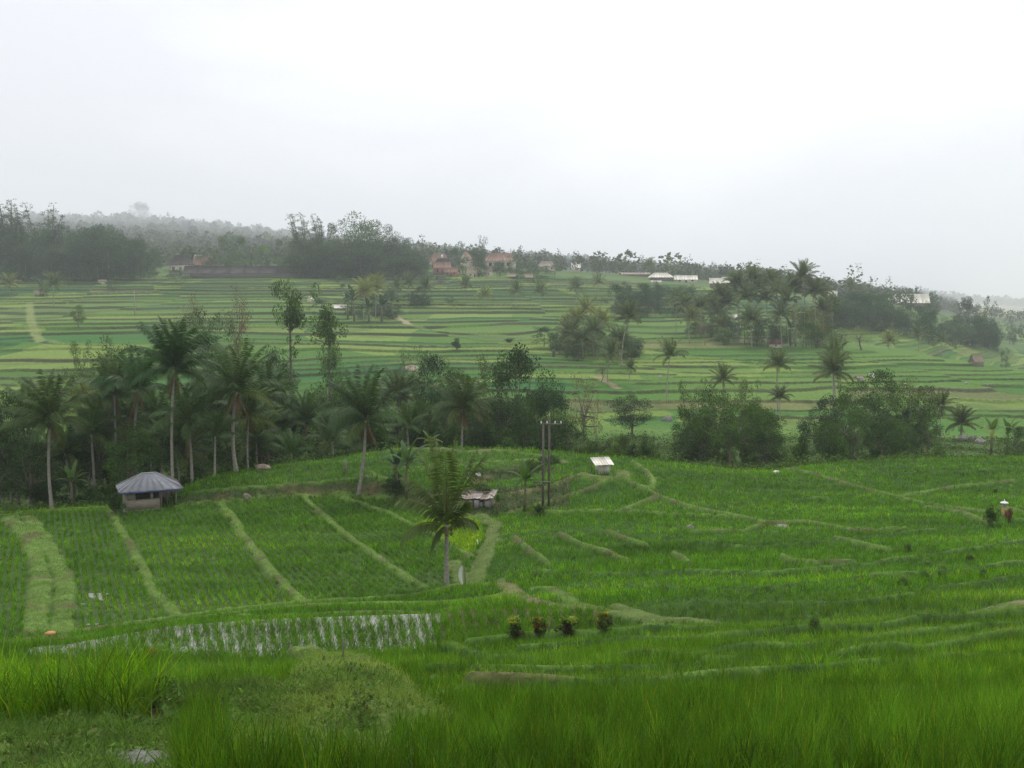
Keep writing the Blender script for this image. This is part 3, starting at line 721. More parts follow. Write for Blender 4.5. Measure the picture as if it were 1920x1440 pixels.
# short grass on the bunds, risers and paths
gr = Acc()
def grass(y0, y1, sp, nb, h, w, seg, mask, base, hv=.4, lean=.35, bend=.6, keep=1.):
    P = grid_pts(y0, y1, sp)
    ok = near(mask, P[:, 0], P[:, 1]) & (rng.uniform(size=len(P)) < keep * (.45 + 1.1 * sst(.3, .6, fbm(P[:, 0] / 1.1, P[:, 1] / 1.1, 75, 2)))); P = P[ok]
    if not len(P): return
    z = look(Z, P[:, 0], P[:, 1]); n = len(P)
    B = np.repeat(np.column_stack([P, z - .01]), nb, 0); B[:, :2] += rng.normal(0, sp * .4, (n * nb, 2))
    v = fbm(P[:, 0] / 2, P[:, 1] / 2, 15, 3)[:, None]
    c = np.asarray(base) * (1 + 1.1 * (v - .5)) ; c = c * (1 + np.clip(v - .5, 0, 1) * np.array((1.4, .2, .8)))
    c = np.repeat(c, nb, 0) * rng.uniform(.65, 1.35, (n * nb, 1))
    hp = h * (1 + hv * 2 * (fbm(P[:, 0] / .8, P[:, 1] / .8, 25, 2) - .5))
    gr.add(blades(B, rng.uniform(0, 2 * pi, n * nb), np.repeat(np.maximum(hp, .03), nb) * rng.uniform(.5, 1.3, n * nb), np.full(n * nb, w), np.abs(rng.normal(lean, .3, n * nb)), rng.normal(bend, .3, n * nb), c, seg))
anyb = (BM[0] > .4); anyt = BM[1] > .4
GB = (.105, .195, .031); GT = (.108, .165, .038)
W2 = (BM[2] > .3) | WEED
grass(6.2, 12, .05, 5, .13, .009, 2, W2 & ~BARE, (.105, .19, .032), keep=.85, lean=.6)
grass(12, 36, .07, 5, .13, .011, 2, W2 & ~BARE, (.125, .215, .038), keep=.85, lean=.6)
grass(6.2, 12, .08, 4, .26, .012, 2, W2 & ~BARE, (.06, .13, .02), keep=.30, lean=.8)
grass(7, 36, .10, 4, .12, .014, 2, anyb | anyt, GB)
grass(36, 60, .14, 4, .13, .03, 1, anyb, GB); grass(36, 60, .16, 4, .09, .03, 1, anyt, GT, keep=.8)
grass(60, 118, .2, 4, .15, .05, 1, anyb, GB); grass(60, 118, .22, 4, .1, .05, 1, anyt, GT, keep=.8)
B3 = (BM[3] > .3) & ~TOP3
grass(7, 30, .09, 5, .15, .012, 2, B3, (.07, .16, .018), keep=.9)
grass(7, 36, .09, 5, .13, .012, 2, TOP3, (.115, .225, .026)); grass(36, 118, .18, 4, .13, .035, 1, TOP3, (.11, .22, .025))
grass(30, 110, .2, 4, .13, .035, 2, B3, (.06, .13, .020), keep=.8)
grass(70, 110, .22, 5, .3, .06, 1, RISE, (.05, .085, .022), keep=.8)
gr.link('grass', M_GRASS)

# broad leaved weeds of the nearest banks
wd = Acc()
def weeds(y0, y1, sp, mask, base, size, h):
    P = grid_pts(y0, y1, sp); P = P[near(mask, P[:, 0], P[:, 1])]
    P = P[rng.uniform(size=len(P)) < .35 + .6 * sst(.4, .6, fbm(P[:, 0] / .5, P[:, 1] / .5, 18, 2))]
    n = len(P); 
    if not n: return
    hump = np.clip(fbm(P[:, 0] / .35, P[:, 1] / .35, 48, 2) - .3, 0, 1)
    z = look(Z, P[:, 0], P[:, 1]) + rng.uniform(0, 1, n) * h * hump * 2
    c = np.asarray(base) * rng.uniform(.5, 1.6, (n, 1)); br = rng.uniform(size=n) < .06
    c[br] = np.array((.12, .085, .04)) * rng.uniform(.6, 1.3, (br.sum(), 1))
    wd.add(blades(np.column_stack([P, z]), rng.uniform(0, 2 * pi, n), size * rng.uniform(.6, 1.5, n), size * .7 * rng.uniform(.6, 1.3, n), rng.uniform(.3, 1.5, n), rng.normal(.2, .4, n), c, 2))
weeds(6.2, 14, .045, W2 & ~BARE, (.10, .185, .033), .05, .06)
weeds(12, 34, .09, W2, (.11, .20, .036), .055, .06)
weeds(6.2, 20, .04, poly_mask([(640, 1290), (700, 1320), (715, 1375), (670, 1385), (650, 1330)], 5, 24), (.065, .115, .03), .06, .10)
weeds(6.2, 16, .03, poly_mask([(230, 1330), (330, 1320), (345, 1350), (300, 1385), (235, 1380)], 5, 16) & ~BARE, (.065, .125, .025), .065, .14)
wd.link('weeds', M_GRASS)
# ================================================================ PLANT MESHES (built once, shared by the copies)
def leaf_quads(cent, length, width, up=.35, col=None, fold=0):
    """rhombic leaf sprays at the given points, mostly facing up and out"""
    n = len(cent)
    nrm = rng.normal(0, 1, (n, 3)); nrm[:, 2] = np.abs(nrm[:, 2]) + up
    nrm /= np.linalg.norm(nrm, axis=1)[:, None]
    a = np.cross(nrm, rng.normal(0, 1, (n, 3))); a /= np.linalg.norm(a, axis=1)[:, None] + 1e-9
    b = np.cross(nrm, a)
    L_ = length * rng.uniform(.6, 1.4, n); W_ = width * rng.uniform(.6, 1.4, n)
    a *= L_[:, None] / 2; b *= W_[:, None] / 2
    V = np.stack([cent - a, cent - b * 1. + a * .1, cent + a, cent + b + a * .1], 1).reshape(-1, 3)
    Q = np.arange(4 * n).reshape(n, 4)
    return V, Q, np.repeat(col, 4, 0)

def clump_leaves(mb, centers, radii, per, ll, lw, base=(1, 1, 1), cv=.28, flat=.75, up=.35):
    for c, r in zip(centers, radii):
        n = max(6, int(per * (r / radii.mean()) ** 2))
        d = rng.normal(0, 1, (n, 3)); d /= np.linalg.norm(d, axis=1)[:, None]
        rr = r * rng.uniform(.15, 1, n) ** .45
        p = c + d * rr[:, None] * np.array((1, 1, flat))
        tone = 1 + rng.normal(0, cv * .9)
        col = np.asarray(base) * tone * rng.uniform(.7, 1.35, (n, 1))
        new = rng.uniform(size=n) < .06
        col[new] = col[new] * np.array((1.7, 1.5, 1.0))
        V, Q, cc = leaf_quads(p, ll, lw, up, col)
        mb.add(V, Q=Q, col=cc)

def limbs(mb, H, th, r0, centers, nmain=5, n=6, wob=.05):
    """trunk with limbs that reach to the clumps"""
    top = np.array((rng.normal(0, wob * H), rng.normal(0, wob * H), th))
    mid = top * .5 + np.array((rng.normal(0, wob * H * .6), rng.normal(0, wob * H * .6), 0))
    mb.tube([(0, 0, -.6), (0, 0, .2), mid, top], [r0 * 1.25, r0 * 1.1, r0 * .85, r0 * .6], 8)
    sel = np.argsort(rng.uniform(size=len(centers)))[:nmain * 3]
    for k, i in enumerate(sel):
        c = np.asarray(centers[i]); b = top * rng.uniform(.62, 1)
        m = (b + c) / 2 + rng.normal(0, .05 * H, 3); m[2] = b[2] + (c[2] - b[2]) * .42
        mb.tube([b, m, c], [r0 * .42, r0 * .26, r0 * .08], 5, cap=False)

def finish(name, tr, cr, bark=None):
    bark = bark or M_BARK
    t = tr.mesh('trunk', bark, True); c = cr.mesh('crown', M_LEAF)
    V1, T1, Q1, C1 = tr.arrays(); V2, T2, Q2, C2 = cr.arrays(); n = len(V1)
    j = mk_mesh(name, np.vstack([V1, V2]), [T1, Q1, T2 + n, Q2 + n], [bark, M_LEAF], np.vstack([C1, C2]), [0, 0, 1, 1])
    z = V2[:, 2]; r = np.percentile(np.hypot(V2[:, 0], V2[:, 1]), 93)
    return dict(trunk=t, crown=c, joined=j, H=float(np.percentile(z, 99.6)), R=float(r))

def broad(H=10., rw=.38, base=.3, nc=44, per=66, leaf=.36, th=.42, lob=.25, hole=.0, dense=1., rclump=(.13, .27), lw=.55, flat=.75, sticks=True):
    tr, cr = MB(), MB()
    R0 = H * rw; zc = H * (base + 1) / 2; rz = H * (1 - base) / 2
    C_ = []; 
    lobes = rng.uniform(0, 2 * pi, 3)
    while len(C_) < nc:
        d = rng.normal(0, 1, 3); d /= np.linalg.norm(d)
        if d[2] < -.75 and rng.uniform() < .6: continue
        r = rng.uniform(.35, 1.) ** .5
        az = math.atan2(d[1], d[0])
        k = 1 + lob * (sin(2 * az + lobes[0]) * .6 + sin(3 * az + lobes[1] + 2 * d[2]) * .6) + rng.normal(0, .07)
        p = np.array((d[0] * R0 * r * k, d[1] * R0 * r * k, zc + d[2] * rz * r * (.9 + .1 * k)))
        p[0] += .05 * H * sin(p[2] / H * 5 + lobes[2])
        C_.append(p)
    C_ = np.array(C_); rad_ = R0 * rng.uniform(rclump[0], rclump[1], nc) * 1.5
    if sticks: limbs(tr, H, H * th, H * .022, C_)
    else: tr.tube([(0, 0, -.6), (.1, 0, H * .2), (.15, .1, H * .55)], [H * .02, H * .016, H * .008], 6)
    clump_leaves(cr, C_, rad_, per * dense, leaf, leaf * lw, flat=flat)
    return tr, cr

def plumes(H=14., n=6, spread=.24, lean=.12, leaf=.26, per=66):
    """tall feathery crowns: leaning stems with foliage tapering to the tips"""
    tr, cr = MB(), MB()
    for k in range(n):
        az = rng.uniform(0, 2 * pi); h = H * rng.uniform(.62, 1.); b = np.array((cos(az), sin(az), 0)) * H * spread * rng.uniform(.1, .8)
        ln = np.array((lean * H * rng.uniform(.4, 1.3), rng.normal(0, .04 * H), 0))
        ts = np.linspace(0, 1, 9)
        P = np.array([b * (.5 + .5 * t) + ln * t ** 2.2 + np.array((0, 0, h * t)) for t in ts]); P[0, 2] = -.5
        tr.tube(P, np.linspace(.018 * H, .003 * H, 9), 5)
        cs, rs = [], []
        for t in np.linspace(.26, 1., 15):
            p = b * (.5 + .5 * t) + ln * t ** 2.2 + np.array((0, 0, h * t))
            w = H * .095 * (1.15 - t) ** .6
            for q in range(3):
                cs.append(p + rng.normal(0, w * .75, 3) * np.array((1, 1, .5))); rs.append(w * rng.uniform(.45, .9))
        clump_leaves(cr, np.array(cs), np.array(rs), per * .6, leaf, leaf * .45)
    return tr, cr

def column_tree(H=14., leaf=.34, gap=.5):
    """slender trunk, a heavier head and ragged tufts of foliage down the stem"""
    tr, cr = MB(), MB()
    P = np.array([(0, 0, -.5), (.1, 0, H * .3), (.25, .1, H * .65), (.05, 0, H * .95)])
    tr.tube(P, [.019 * H, .015 * H, .01 * H, .004 * H], 7)
    cs, rs = [], []
    for t in np.concatenate([rng.uniform(.80, 1., 20), rng.uniform(.18, .8, 30)]):
        w = H * (.10 if t > .8 else .055)
        p = np.array((rng.normal(0, w * .9), rng.normal(0, w * .9), H * (t - .04)))
        cs.append(p); rs.append(w * rng.uniform(.5, .85))
        tr.tube([(0.1, 0, p[2] - H * .05), p], [.004 * H, .0015 * H], 4, cap=False)
    clump_leaves(cr, np.array(cs), np.array(rs), 70, leaf * .7, leaf * .42)
    return tr, cr

def bare_tree(H=12.):
    """leafless spreading tree with a few reddish leaves left"""
    tr, cr = MB(), MB(); tips = []
    def br(p, d, L_, r, lev):
        q = p + d * L_; m = p + d * L_ * .5 + rng.normal(0, L_ * .06, 3)
        tr.tube([p, m, q], [r, r * .8, r * .6], 5 if lev < 2 else 4, cap=False)
        if lev >= 2: tips.extend([q, m])
        if lev == 4: return
        for k in range(3 if lev < 3 else 2):
            nd = d + rng.normal(0, .55, 3) + np.array((0, 0, .12)); nd /= np.linalg.norm(nd)
            br(q if k else m * .35 + q * .65, nd, L_ * rng.uniform(.6, .82), r * .58, lev + 1)
    br(np.array((0, 0, -.4)), np.array((.03, 0, 1.)), H * .33, H * .016, 0)
    t = np.array(tips)
    clump_leaves(cr, t, np.full(len(t), H * .06), 9, .16, .09, (1, 1, 1))
    return tr, cr

def shrub(H=2., R0=1.3, nc=18, per=120, leaf=.16, lw=.5):
    tr, cr = MB(), MB()
    C_ = []
    for k in range(nc):
        az = rng.uniform(0, 2 * pi); r = R0 * rng.uniform(0, .8); h = H * rng.uniform(.22, .86) * (1 - .35 * (r / R0) ** 2)
        C_.append((cos(az) * r, sin(az) * r, h))
    C_ = np.array(C_)
    for c in C_[:8]: tr.tube([(0, 0, -.2), c * (.4, .4, .5), c], [.03 * H, .02 * H, .006 * H], 4, cap=False)
    clump_leaves(cr, C_, rng.uniform(.22, .42, nc) * R0, per, leaf, leaf * lw)
    return tr, cr

def conifer(H=12., R0=3.2):
    tr, cr = MB(), MB(); tr.tube([(0, 0, -.4), (0, 0, H)], [.2, .03], 6)
    cs, rs = [], []
    for t in np.linspace(.12, .98, 22):
        for k in range(4):
            a = rng.uniform(0, 2 * pi); r = R0 * min(1, (1.02 - t) * 2) ** .7 * rng.uniform(.2, .9)
            cs.append((cos(a) * r, sin(a) * r, H * t)); rs.append(.7 + R0 * .2 * (1 - t))
    clump_leaves(cr, np.array(cs), np.array(rs), 22, .34, .2, flat=.6)
    return tr, cr

LIB = {}
def lib(kind, fn, n, *a, **k):
    LIB[kind] = [finish(kind, *fn(*a, **k)) for _ in range(n)]
lib('round', broad, 5, 10., .40, .14, 56, 150, .25, .42, .35, flat=.62)
lib('spread', broad, 6, 11., .42, .22, 54, 165, .25, .45, .5, rclump=(.13, .25), flat=.6)
lib('open', broad, 6, 12., .34, .16, 42, 120, .24, .5, .6, rclump=(.13, .25), flat=.6)
lib('mass', broad, 6, 9., .5, -.06, 34, 210, .28, .2, .4, rclump=(.15, .30), flat=.7, sticks=False)
lib('massopen', broad, 5, 9., .42, -.02, 26, 150, .26, .3, .5, rclump=(.14, .28), flat=.65, sticks=False)
lib('thin', broad, 3, 9., .34, .15, 34, 44, .2, .5, .5, rclump=(.14, .24))
lib('plume', plumes, 4)
lib('column', column_tree, 3)
lib('bare', bare_tree, 3)
lib('shrub', shrub, 5)
def croton():
    tr, cr = MB(), MB(); H = 1.6
    for k in range(26):
        az = rng.uniform(0, 2 * pi); h = rng.uniform(.25, 1.45); r = rng.uniform(.05, .75) * (1.1 - .3 * h)
        c = np.array((cos(az) * r, sin(az) * r, h)); tr.tube([(0, 0, -.2), c * (.5, .5, .6), c], [.03, .02, .008], 4, cap=False)
        pal = ((.20, .22, .03), (.26, .24, .03), (.09, .15, .03)) if h > .95 else ((.06, .075, .025), (.09, .045, .025), (.05, .035, .022), (.08, .12, .03))
        clump_leaves(cr, c[None], np.array([.26]), 42, .24, .08, pal[rng.randint(len(pal))])
    return tr, cr
lib('croton', croton, 4)
lib('conifer', conifer, 2)

# ---------------------------------------------------------------- palms
def palm_crown(nf=24, L0=4.6, wind=(0., 0.), old=.3, lift=0., fr=None):
    if fr: nf = len(fr)
    cr = MB(); dead = MB()
    for k in range(nf):
        t0 = k / (nf - 1)                        # 0 youngest (upright) .. 1 oldest (hanging)
        az = k * 2.39996 + rng.normal(0, .2)
        e0 = rad(86 - 82 * t0 ** 1.35 + lift * (1 - t0)) + rng.normal(0, .1)
        droop = rad(30 + 62 * t0) * rng.uniform(.55, 1.5)
        L_ = L0 * (.72 + .42 * sin(pi * min(1, .25 + t0 * .65))) * rng.uniform(.88, 1.08)
        if fr: az, e0, droop, L_ = rad(fr[k][0]), rad(fr[k][1]), rad(fr[k][2]), fr[k][3]; t0 = fr[k][4]
        n = 26; ts = np.linspace(0, 1, n)
        p = np.zeros((n, 3)); dirs = np.zeros((n, 3))
        for i in range(n):
            e = e0 - droop * ts[i] ** 1.5
            d = np.array((cos(az) * cos(e), sin(az) * cos(e), sin(e)))
            d = d + np.array((wind[0], wind[1], 0)) * ts[i] ** 1.2; d /= np.linalg.norm(d)
            dirs[i] = d
            if i: p[i] = p[i - 1] + dirs[i - 1] * L_ / (n - 1)
        tone = np.array((1, 1, 1.)) * rng.uniform(.75, 1.25)
        if t0 > .8 and rng.uniform() < .6: tone = tone * np.array((1.45, 1.15, .9))     # yellowing old frond
        cr.tube(p[::3], np.linspace(.045, .012, len(p[::3])), 4, col=tone * np.array((1.8, 1.4, 1.1)), cap=False)
        # leaflets
        m = 74; tt = np.repeat(np.linspace(.09, .995, m), 2); side = np.tile([1., -1.], m)
        q = np.stack([np.interp(tt, ts, p[:, j]) for j in range(3)], 1); d = np.stack([np.interp(tt, ts, dirs[:, j]) for j in range(3)], 1)
        s = np.cross(d, (0, 0, 1.)); s /= np.linalg.norm(s, axis=1)[:, None] + 1e-6
        ll = (.25 + .78 * np.sin(pi * np.clip(tt * .92 + .06, 0, 1)) ** .6) * L0 / 4.6 * rng.uniform(.8, 1.15, len(tt))
        dr = s * side[:, None] * .72 + d * .55 + np.array((0, 0, -1.)) * (.30 + .35 * t0 + rng.normal(0, .12, len(tt)))[:, None] + np.array((wind[0], wind[1], 0)) * .5
        dr /= np.linalg.norm(dr, axis=1)[:, None]
        tip = q + dr * ll[:, None] + np.array((0, 0, -.14)) * (ll ** 2)[:, None]
        mid = q + dr * ll[:, None] * .5
        w = np.cross(dr, s * side[:, None] + .3 * d); w /= np.linalg.norm(w, axis=1)[:, None] + 1e-6
        w2 = d * .035 + w * .010
        V = np.stack([q, mid - w2, tip, mid + w2], 1).reshape(-1, 3)
        c = np.repeat(tone * rng.uniform(.75, 1.3, (len(tt), 1)), 4, 0)
        cr.add(V, Q=np.arange(len(V)).reshape(-1, 4), col=c)
    return cr.mesh('crown', M_PALM)
def hang_fronds(n=5, L0=2.4):
    mb = MB()
    for k in range(n):
        az = rng.uniform(0, 2 * pi); e = rad(rng.uniform(-82, -55)); L_ = L0 * rng.uniform(.6, 1.1)
        d = np.array((cos(az) * cos(e), sin(az) * cos(e), sin(e)))
        P = np.array([d * L_ * t + np.array((0, 0, -.25 * L_ * t * t)) for t in np.linspace(0, 1, 6)])
        mb.tube(P, np.linspace(.05, .02, 6), 4, cap=False)
        m = 22; tt = np.repeat(np.linspace(.2, 1, m), 2); sd = np.tile([1., -1.], m)
        q = d * L_ * tt[:, None]; s = np.array((-sin(az), cos(az), 0)) * sd[:, None]
        tip = q + s * .22 + np.array((0, 0, -.5)) * rng.uniform(.5, 1.1, (len(tt), 1))
        V = np.stack([q, (q + tip) / 2 + d * .04, tip, (q + tip) / 2 - d * .04], 1).reshape(-1, 3)
        mb.add(V, Q=np.arange(len(V)).reshape(-1, 4), col=np.repeat(rng.uniform(.6, 1.3, (len(tt), 1)) * np.ones(3), 4, 0))
    return mb.mesh('dead_fronds', M_DEAD)
M_DEAD = mat_leaf('dead frond', rough=.9, spec=.05, transl=.15, objcol=False, tcol=(1, .9, .6))
def recolor(me, c):
    a = me.attributes['Col']; n = len(me.vertices); b = np.empty(n * 4, np.float32); a.data.foreach_get('color', b); b = b.reshape(-1, 4); b[:, :3] *= np.asarray(c); a.data.foreach_set('color', b.ravel())
PALMS = [palm_crown(19, 4.8, wind=(.25, -.1)), palm_crown(28, 4.4, wind=(-.05, .15), lift=-8), palm_crown(17, 4.3, wind=(.3, .1), lift=4), palm_crown(24, wind=(.12, 0)), palm_crown(26, wind=(.2, .05)), palm_crown(22, wind=(-.1, .1)), palm_crown(20, wind=(.05, -.05), old=.5), palm_crown(26, lift=6)]
PYOUNG = [palm_crown(13, 3.6, lift=0), palm_crown(11, 3.4, wind=(.2, 0)), palm_crown(14, 3.8)]
PFRONT = None
DEADS = [hang_fronds(4), hang_fronds(6), hang_fronds(3, 3.2)]
for d_ in DEADS: recolor(d_, (.20, .13, .07))
def nuts():
    mb = MB()
    for k in range(7):
        a = k * 2.4; r = .22 + .08 * (k % 2)
        for s in (0,):
            c = np.array((cos(a) * r, sin(a) * r, -.25 - .12 * (k % 3)))
            mb.tube([c + (0, 0, .15), c + (0, 0, .08), c, c + (0, 0, -.09), c + (0, 0, -.14)], [.02, .09, .12, .08, .01], 6)
    return mb.mesh('coconuts', M_NUT)
M_NUT = mat_surf('coconut husk', (.17, .16, .05), .6)
NUTS = nuts()

# ---------------------------------------------------------------- bananas
def banana(nl=8, H=2.3, L0=1.9, torn=.3):
    st, lf = MB(), MB()
    st.tube([(0, 0, -.2), (.02, 0, H * .5), (.05, .03, H * .95)], [.14, .11, .06], 8, col=(1, 1, 1))
    for k in range(nl):
        az = k * 2.4 + rng.normal(0, .25); e0 = rad(82 - 62 * (k / nl)) ; dr = rad(40 + 75 * (k / nl)); L_ = L0 * rng.uniform(.8, 1.15)
        n = 9; p = np.array((.05, .03, H * .93)); P = [p]; D = []
        for i in range(n):
            e = e0 - dr * (i / n) ** 1.3; d = np.array((cos(az) * cos(e), sin(az) * cos(e), sin(e))); D.append(d); p = p + d * L_ / n; P.append(p)
        s = np.array((-sin(az), cos(az), 0)); V = []; tone = rng.uniform(.75, 1.3) * np.ones(3)
        if k >= nl - 2 and rng.uniform() < .6: tone = tone * np.array((1.9, 1.15, .8))
        for i, q in enumerate(P):
            t = i / n; w = .27 * sin(pi * min(1, .12 + .86 * t)) ** .55 * (1 if t > .12 else .2) * rng.uniform(1 - torn, 1)
            V += [q - s * w - (0, 0, w * .35), q, q + s * w - (0, 0, w * .35)]
        Q = [(3 * i + j, 3 * i + j + 1, 3 * i + j + 4, 3 * i + j + 3) for i in range(n) for j in (0, 1)]
        lf.add(V, Q=Q, col=tone)
        lf.tube([P[0], P[2], P[5], P[-1]], [.03, .025, .015, .005], 4, col=tone * 1.5, cap=False)
    return dict(stem=st.mesh('stem', M_BANST, True), crown=lf.mesh('leaves', M_LEAF))
M_BANST = mat_surf('banana stem', (.20, .19, .09), .7, 3., .6)
BANS = [banana(), banana(9, 2.7, 2.1), banana(7, 1.8, 1.6)]
DBG = False
# ================================================================ PLACING THE PLANTS
def spot(px, d):
    """d<0: foot seen at -d in the photograph; d>0: distance"""
    if d < 0:
        r_ = hit(px, -d)
        if DBG: print('HIT', px, d, round(r_[1], 1))
        return r_
    u, s = ray(px, 720); X = u * d
    return X, d, gz(X, d)
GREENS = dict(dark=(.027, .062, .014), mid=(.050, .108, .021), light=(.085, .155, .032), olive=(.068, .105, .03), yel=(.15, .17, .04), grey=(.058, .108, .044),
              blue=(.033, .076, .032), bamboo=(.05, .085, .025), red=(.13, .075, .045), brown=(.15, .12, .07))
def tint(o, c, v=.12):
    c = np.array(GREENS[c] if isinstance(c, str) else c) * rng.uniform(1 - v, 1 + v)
    o.color = (*c, 1)
CNT = {}
def tree(kind, label, px, top, d, w, col='mid', name='tree', cat='tree', group=None, whole=False, var=None, rz=None, ph=None):
    """a tree whose head reaches `top` in the photograph and is w pixels wide there"""
    X, Y, z = spot(px, d)
    zt = ray(px, top)[1] * Y
    if group and zt - z < .35 * w / F * Y: return None      # nothing of it would show above the rim
    H = max(zt - z, .4)
    i = CNT[kind] = CNT.get(kind, -1) + 1
    v = LIB[kind][(i if var is None else var) % len(LIB[kind])]
    sxy = (w / F * Y) / (2 * v['R']); sz = H / v['H']
    rz = rng.uniform(0, 6.28) if rz is None else rz
    if whole:
        o = link(name, v['joined'], None, (X, Y, z), rz, (sxy, sxy, sz)); tag(o, label, cat, group); tint(o, col); return o
    t = thing(name, label, cat, (X, Y, z), rz, group, (sxy, sxy, sz))
    link('trunk', v['trunk'], t); c = link('crown', v['crown'], t); tint(c, col)
    return t

def palm(label, px, d, hx, hy, R=4.6, var=0, col=(.055, .082, .022), dead=None, nut=False, r0=.15, group=None, young=False, bend=0., name='palm_tree', crown=None, bark=None):
    """trunk foot at px, head of the crown at (hx, hy)"""
    X, Y, z = spot(px, d)
    u, s = ray(hx, hy); hz = s * Y - z; dx = u * Y - X
    hz = max(hz, .3); bend = bend or rng.normal(0, .028) * hz
    t = thing(name, label, 'palm', (X, Y, z), 0, group)
    mb = MB(); ts = np.linspace(0, 1, 10)
    P = np.stack([dx * ts ** 1.6 + bend * np.sin(pi * ts), .25 * np.sin(2.5 * ts), -.4 + (hz + .4) * ts], 1)
    rr = r0 * (1 - .35 * ts); rr[0] *= 1.6; rr[1] *= 1.15
    mb.tube(P, rr, 8)
    mb.build('trunk', bark or M_PBARK, t, True)
    me = crown or (PYOUNG if young else PALMS)[var % 3 if young else (var * 3 + int(px)) % 8]
    col = (1.0 * col[0], 1.28 * col[1], 1.25 * col[2])
    c = link('crown', me, t, tuple(P[-1]), rng.uniform(0, 6.28) if crown is None else 0, (R / 4.6 if not young else R / 3.6,) * 3); tint(c, col, .15)
    if dead is not None: link('dead_fronds', DEADS[dead], t, tuple(P[-1] + (0, 0, .1)), rng.uniform(0, 6.28), (R / 4.6,) * 3)
    if nut: link('coconuts', NUTS, t, tuple(P[-1]), 0)
    return t
def bananas(label, px, d, h, var=0, col='light', group=None):
    X, Y, z = spot(px, d); b = BANS[var % 3]; sc = h / F * Y / (3.4 if var != 1 else 4.0)
    t = thing('banana_plant', label, 'banana plant', (X, Y, z), rng.uniform(0, 6.28), group, (sc,) * 3)
    link('stem', b['stem'], t); c = link('leaves', b['crown'], t); tint(c, col)
    return t

PD = (.036, .076, .020)
# ---- palms of the near belt
palm('tallest coconut palm, its white trunk rising straight behind the hut', 319, 86, 325, 694, 4.7, 0, PD, 0, True)
palm('coconut palm with slim white trunk left of the hut', 89, 83.5, 93, 790, 4.3, 1, (.06, .085, .022), 0, True)
palm('coconut palm with thick trunk and broad crown right of the hut', 440, 90, 443, 735, 4.8, 2, (.06, .09, .025), 1, True, r0=.2)
palm('thin palm standing just right of the thick trunked palm', 462, 94, 466, 780, 3.6, 3, (.075, .10, .03), 0, r0=.11)
palm('palm with bare grey trunk between two dark trees left of the tallest palm', 211, 96, 213, 742, 4.4, 3, (.055, .08, .024), 2)
palm('palm with hanging brown fronds beside the tallest palm', 262, 92, 258, 730, 4.6, 4, PD, 2, True)
palm('drooping palm directly right of the tallest white trunk', 355, 88, 352, 792, 4.0, 1, (.055, .085, .025), 2)
palm('coconut palm with curved white trunk at the end of the upper rice strip', 671, -926, 685, 788, 4.5, 2, (.05, .078, .024), 0, True, bend=.25)
palm('small drooping palm in the shade left of the curved trunk palm', 622, 100, 622, 828, 3.2, 0, (.06, .09, .028), young=True)
palm('straight palm with pale trunk on the rim of the middle hill', 864, 104, 868, 768, 4.2, 3, (.07, .09, .03), 1, r0=.12)
palm('greyish palm rising out of the dark trees above the curved trunk palm', 750, 118, 747, 745, 3.9, 1, (.075, .092, .04), 0)
palm('small palm under the trees left of the middle hill rim', 763, 106, 762, 800, 2.6, 2, (.07, .10, .03), young=True)
palm('low wide palm among dark trees right of the left rim palm', 170, 92, 170, 815, 3.4, 2, (.055, .09, .022), young=True)
palm('yellow tinged palm crown right of the left rim palm', 150, 100, 152, 770, 3.6, 4, (.10, .10, .025), 0)
palm('small green palm low in the undergrowth right of the thick palm', 545, 98, 545, 850, 2.6, 1, (.05, .09, .022), young=True)
palm('dark palm crown behind the thick trunked palm', 500, 108, 500, 745, 4.0, 0, (.042, .07, .022), 0)
palm('young palm with a forked light stem right of the hut', 398, 88, 402, 818, 2.8, 1, (.06, .09, .025), young=True, r0=.12)
for k, (hx, hy, d_) in enumerate(((120, 850, 92), (235, 800, 100), (300, 815, 94), (405, 770, 106), (480, 830, 100), (525, 800, 108), (45, 790, 100), (570, 790, 110), (690, 830, 108), (190, 770, 108), (330, 850, 90), (275, 775, 106))):
    palm('palm half hidden in the thick shade between the taller left palms', hx + rng.uniform(-6, 6), d_, hx, hy, rng.uniform(3.2, 4.4), k, (.055, .085, .026), k % 3 if k % 2 else None, False, .11, 'half hidden palms of the left belt', young=(k % 3 == 0))
# windblown palm in the rice fields
PFRONT = palm_crown(fr=[(a_, e_, d_, l_, t_) for a_, e_, d_, l_, t_ in (
    (20, 87, 10, 4.5, .1), (150, 84, 16, 4.6, .15), (270, 80, 20, 4.2, .2), (195, 77, 26, 4.3, .25), (0, 74, 20, 4.3, .25), (10, 65, 18, 4.3, .3),
    (178, 62, 46, 3.7, .35), (182, 46, 58, 3.3, .45), (300, 56, 56, 2.9, .4), (182, 14, 84, 3.1, .75), (350, 36, 86, 1.9, .6), (176, -30, 60, 1.6, .9))])
t = palm('lone windblown coconut palm standing in the rice strips', 838, -1096, 838, 985, 1, 0, (.098, .118, .026), 0, True, r0=.15, crown=PALMS[3])
for c_ in list(t.children):
    if c_.name.startswith('crown'):
        c_.data = PFRONT; c_.scale = (1, 1, 1.12)
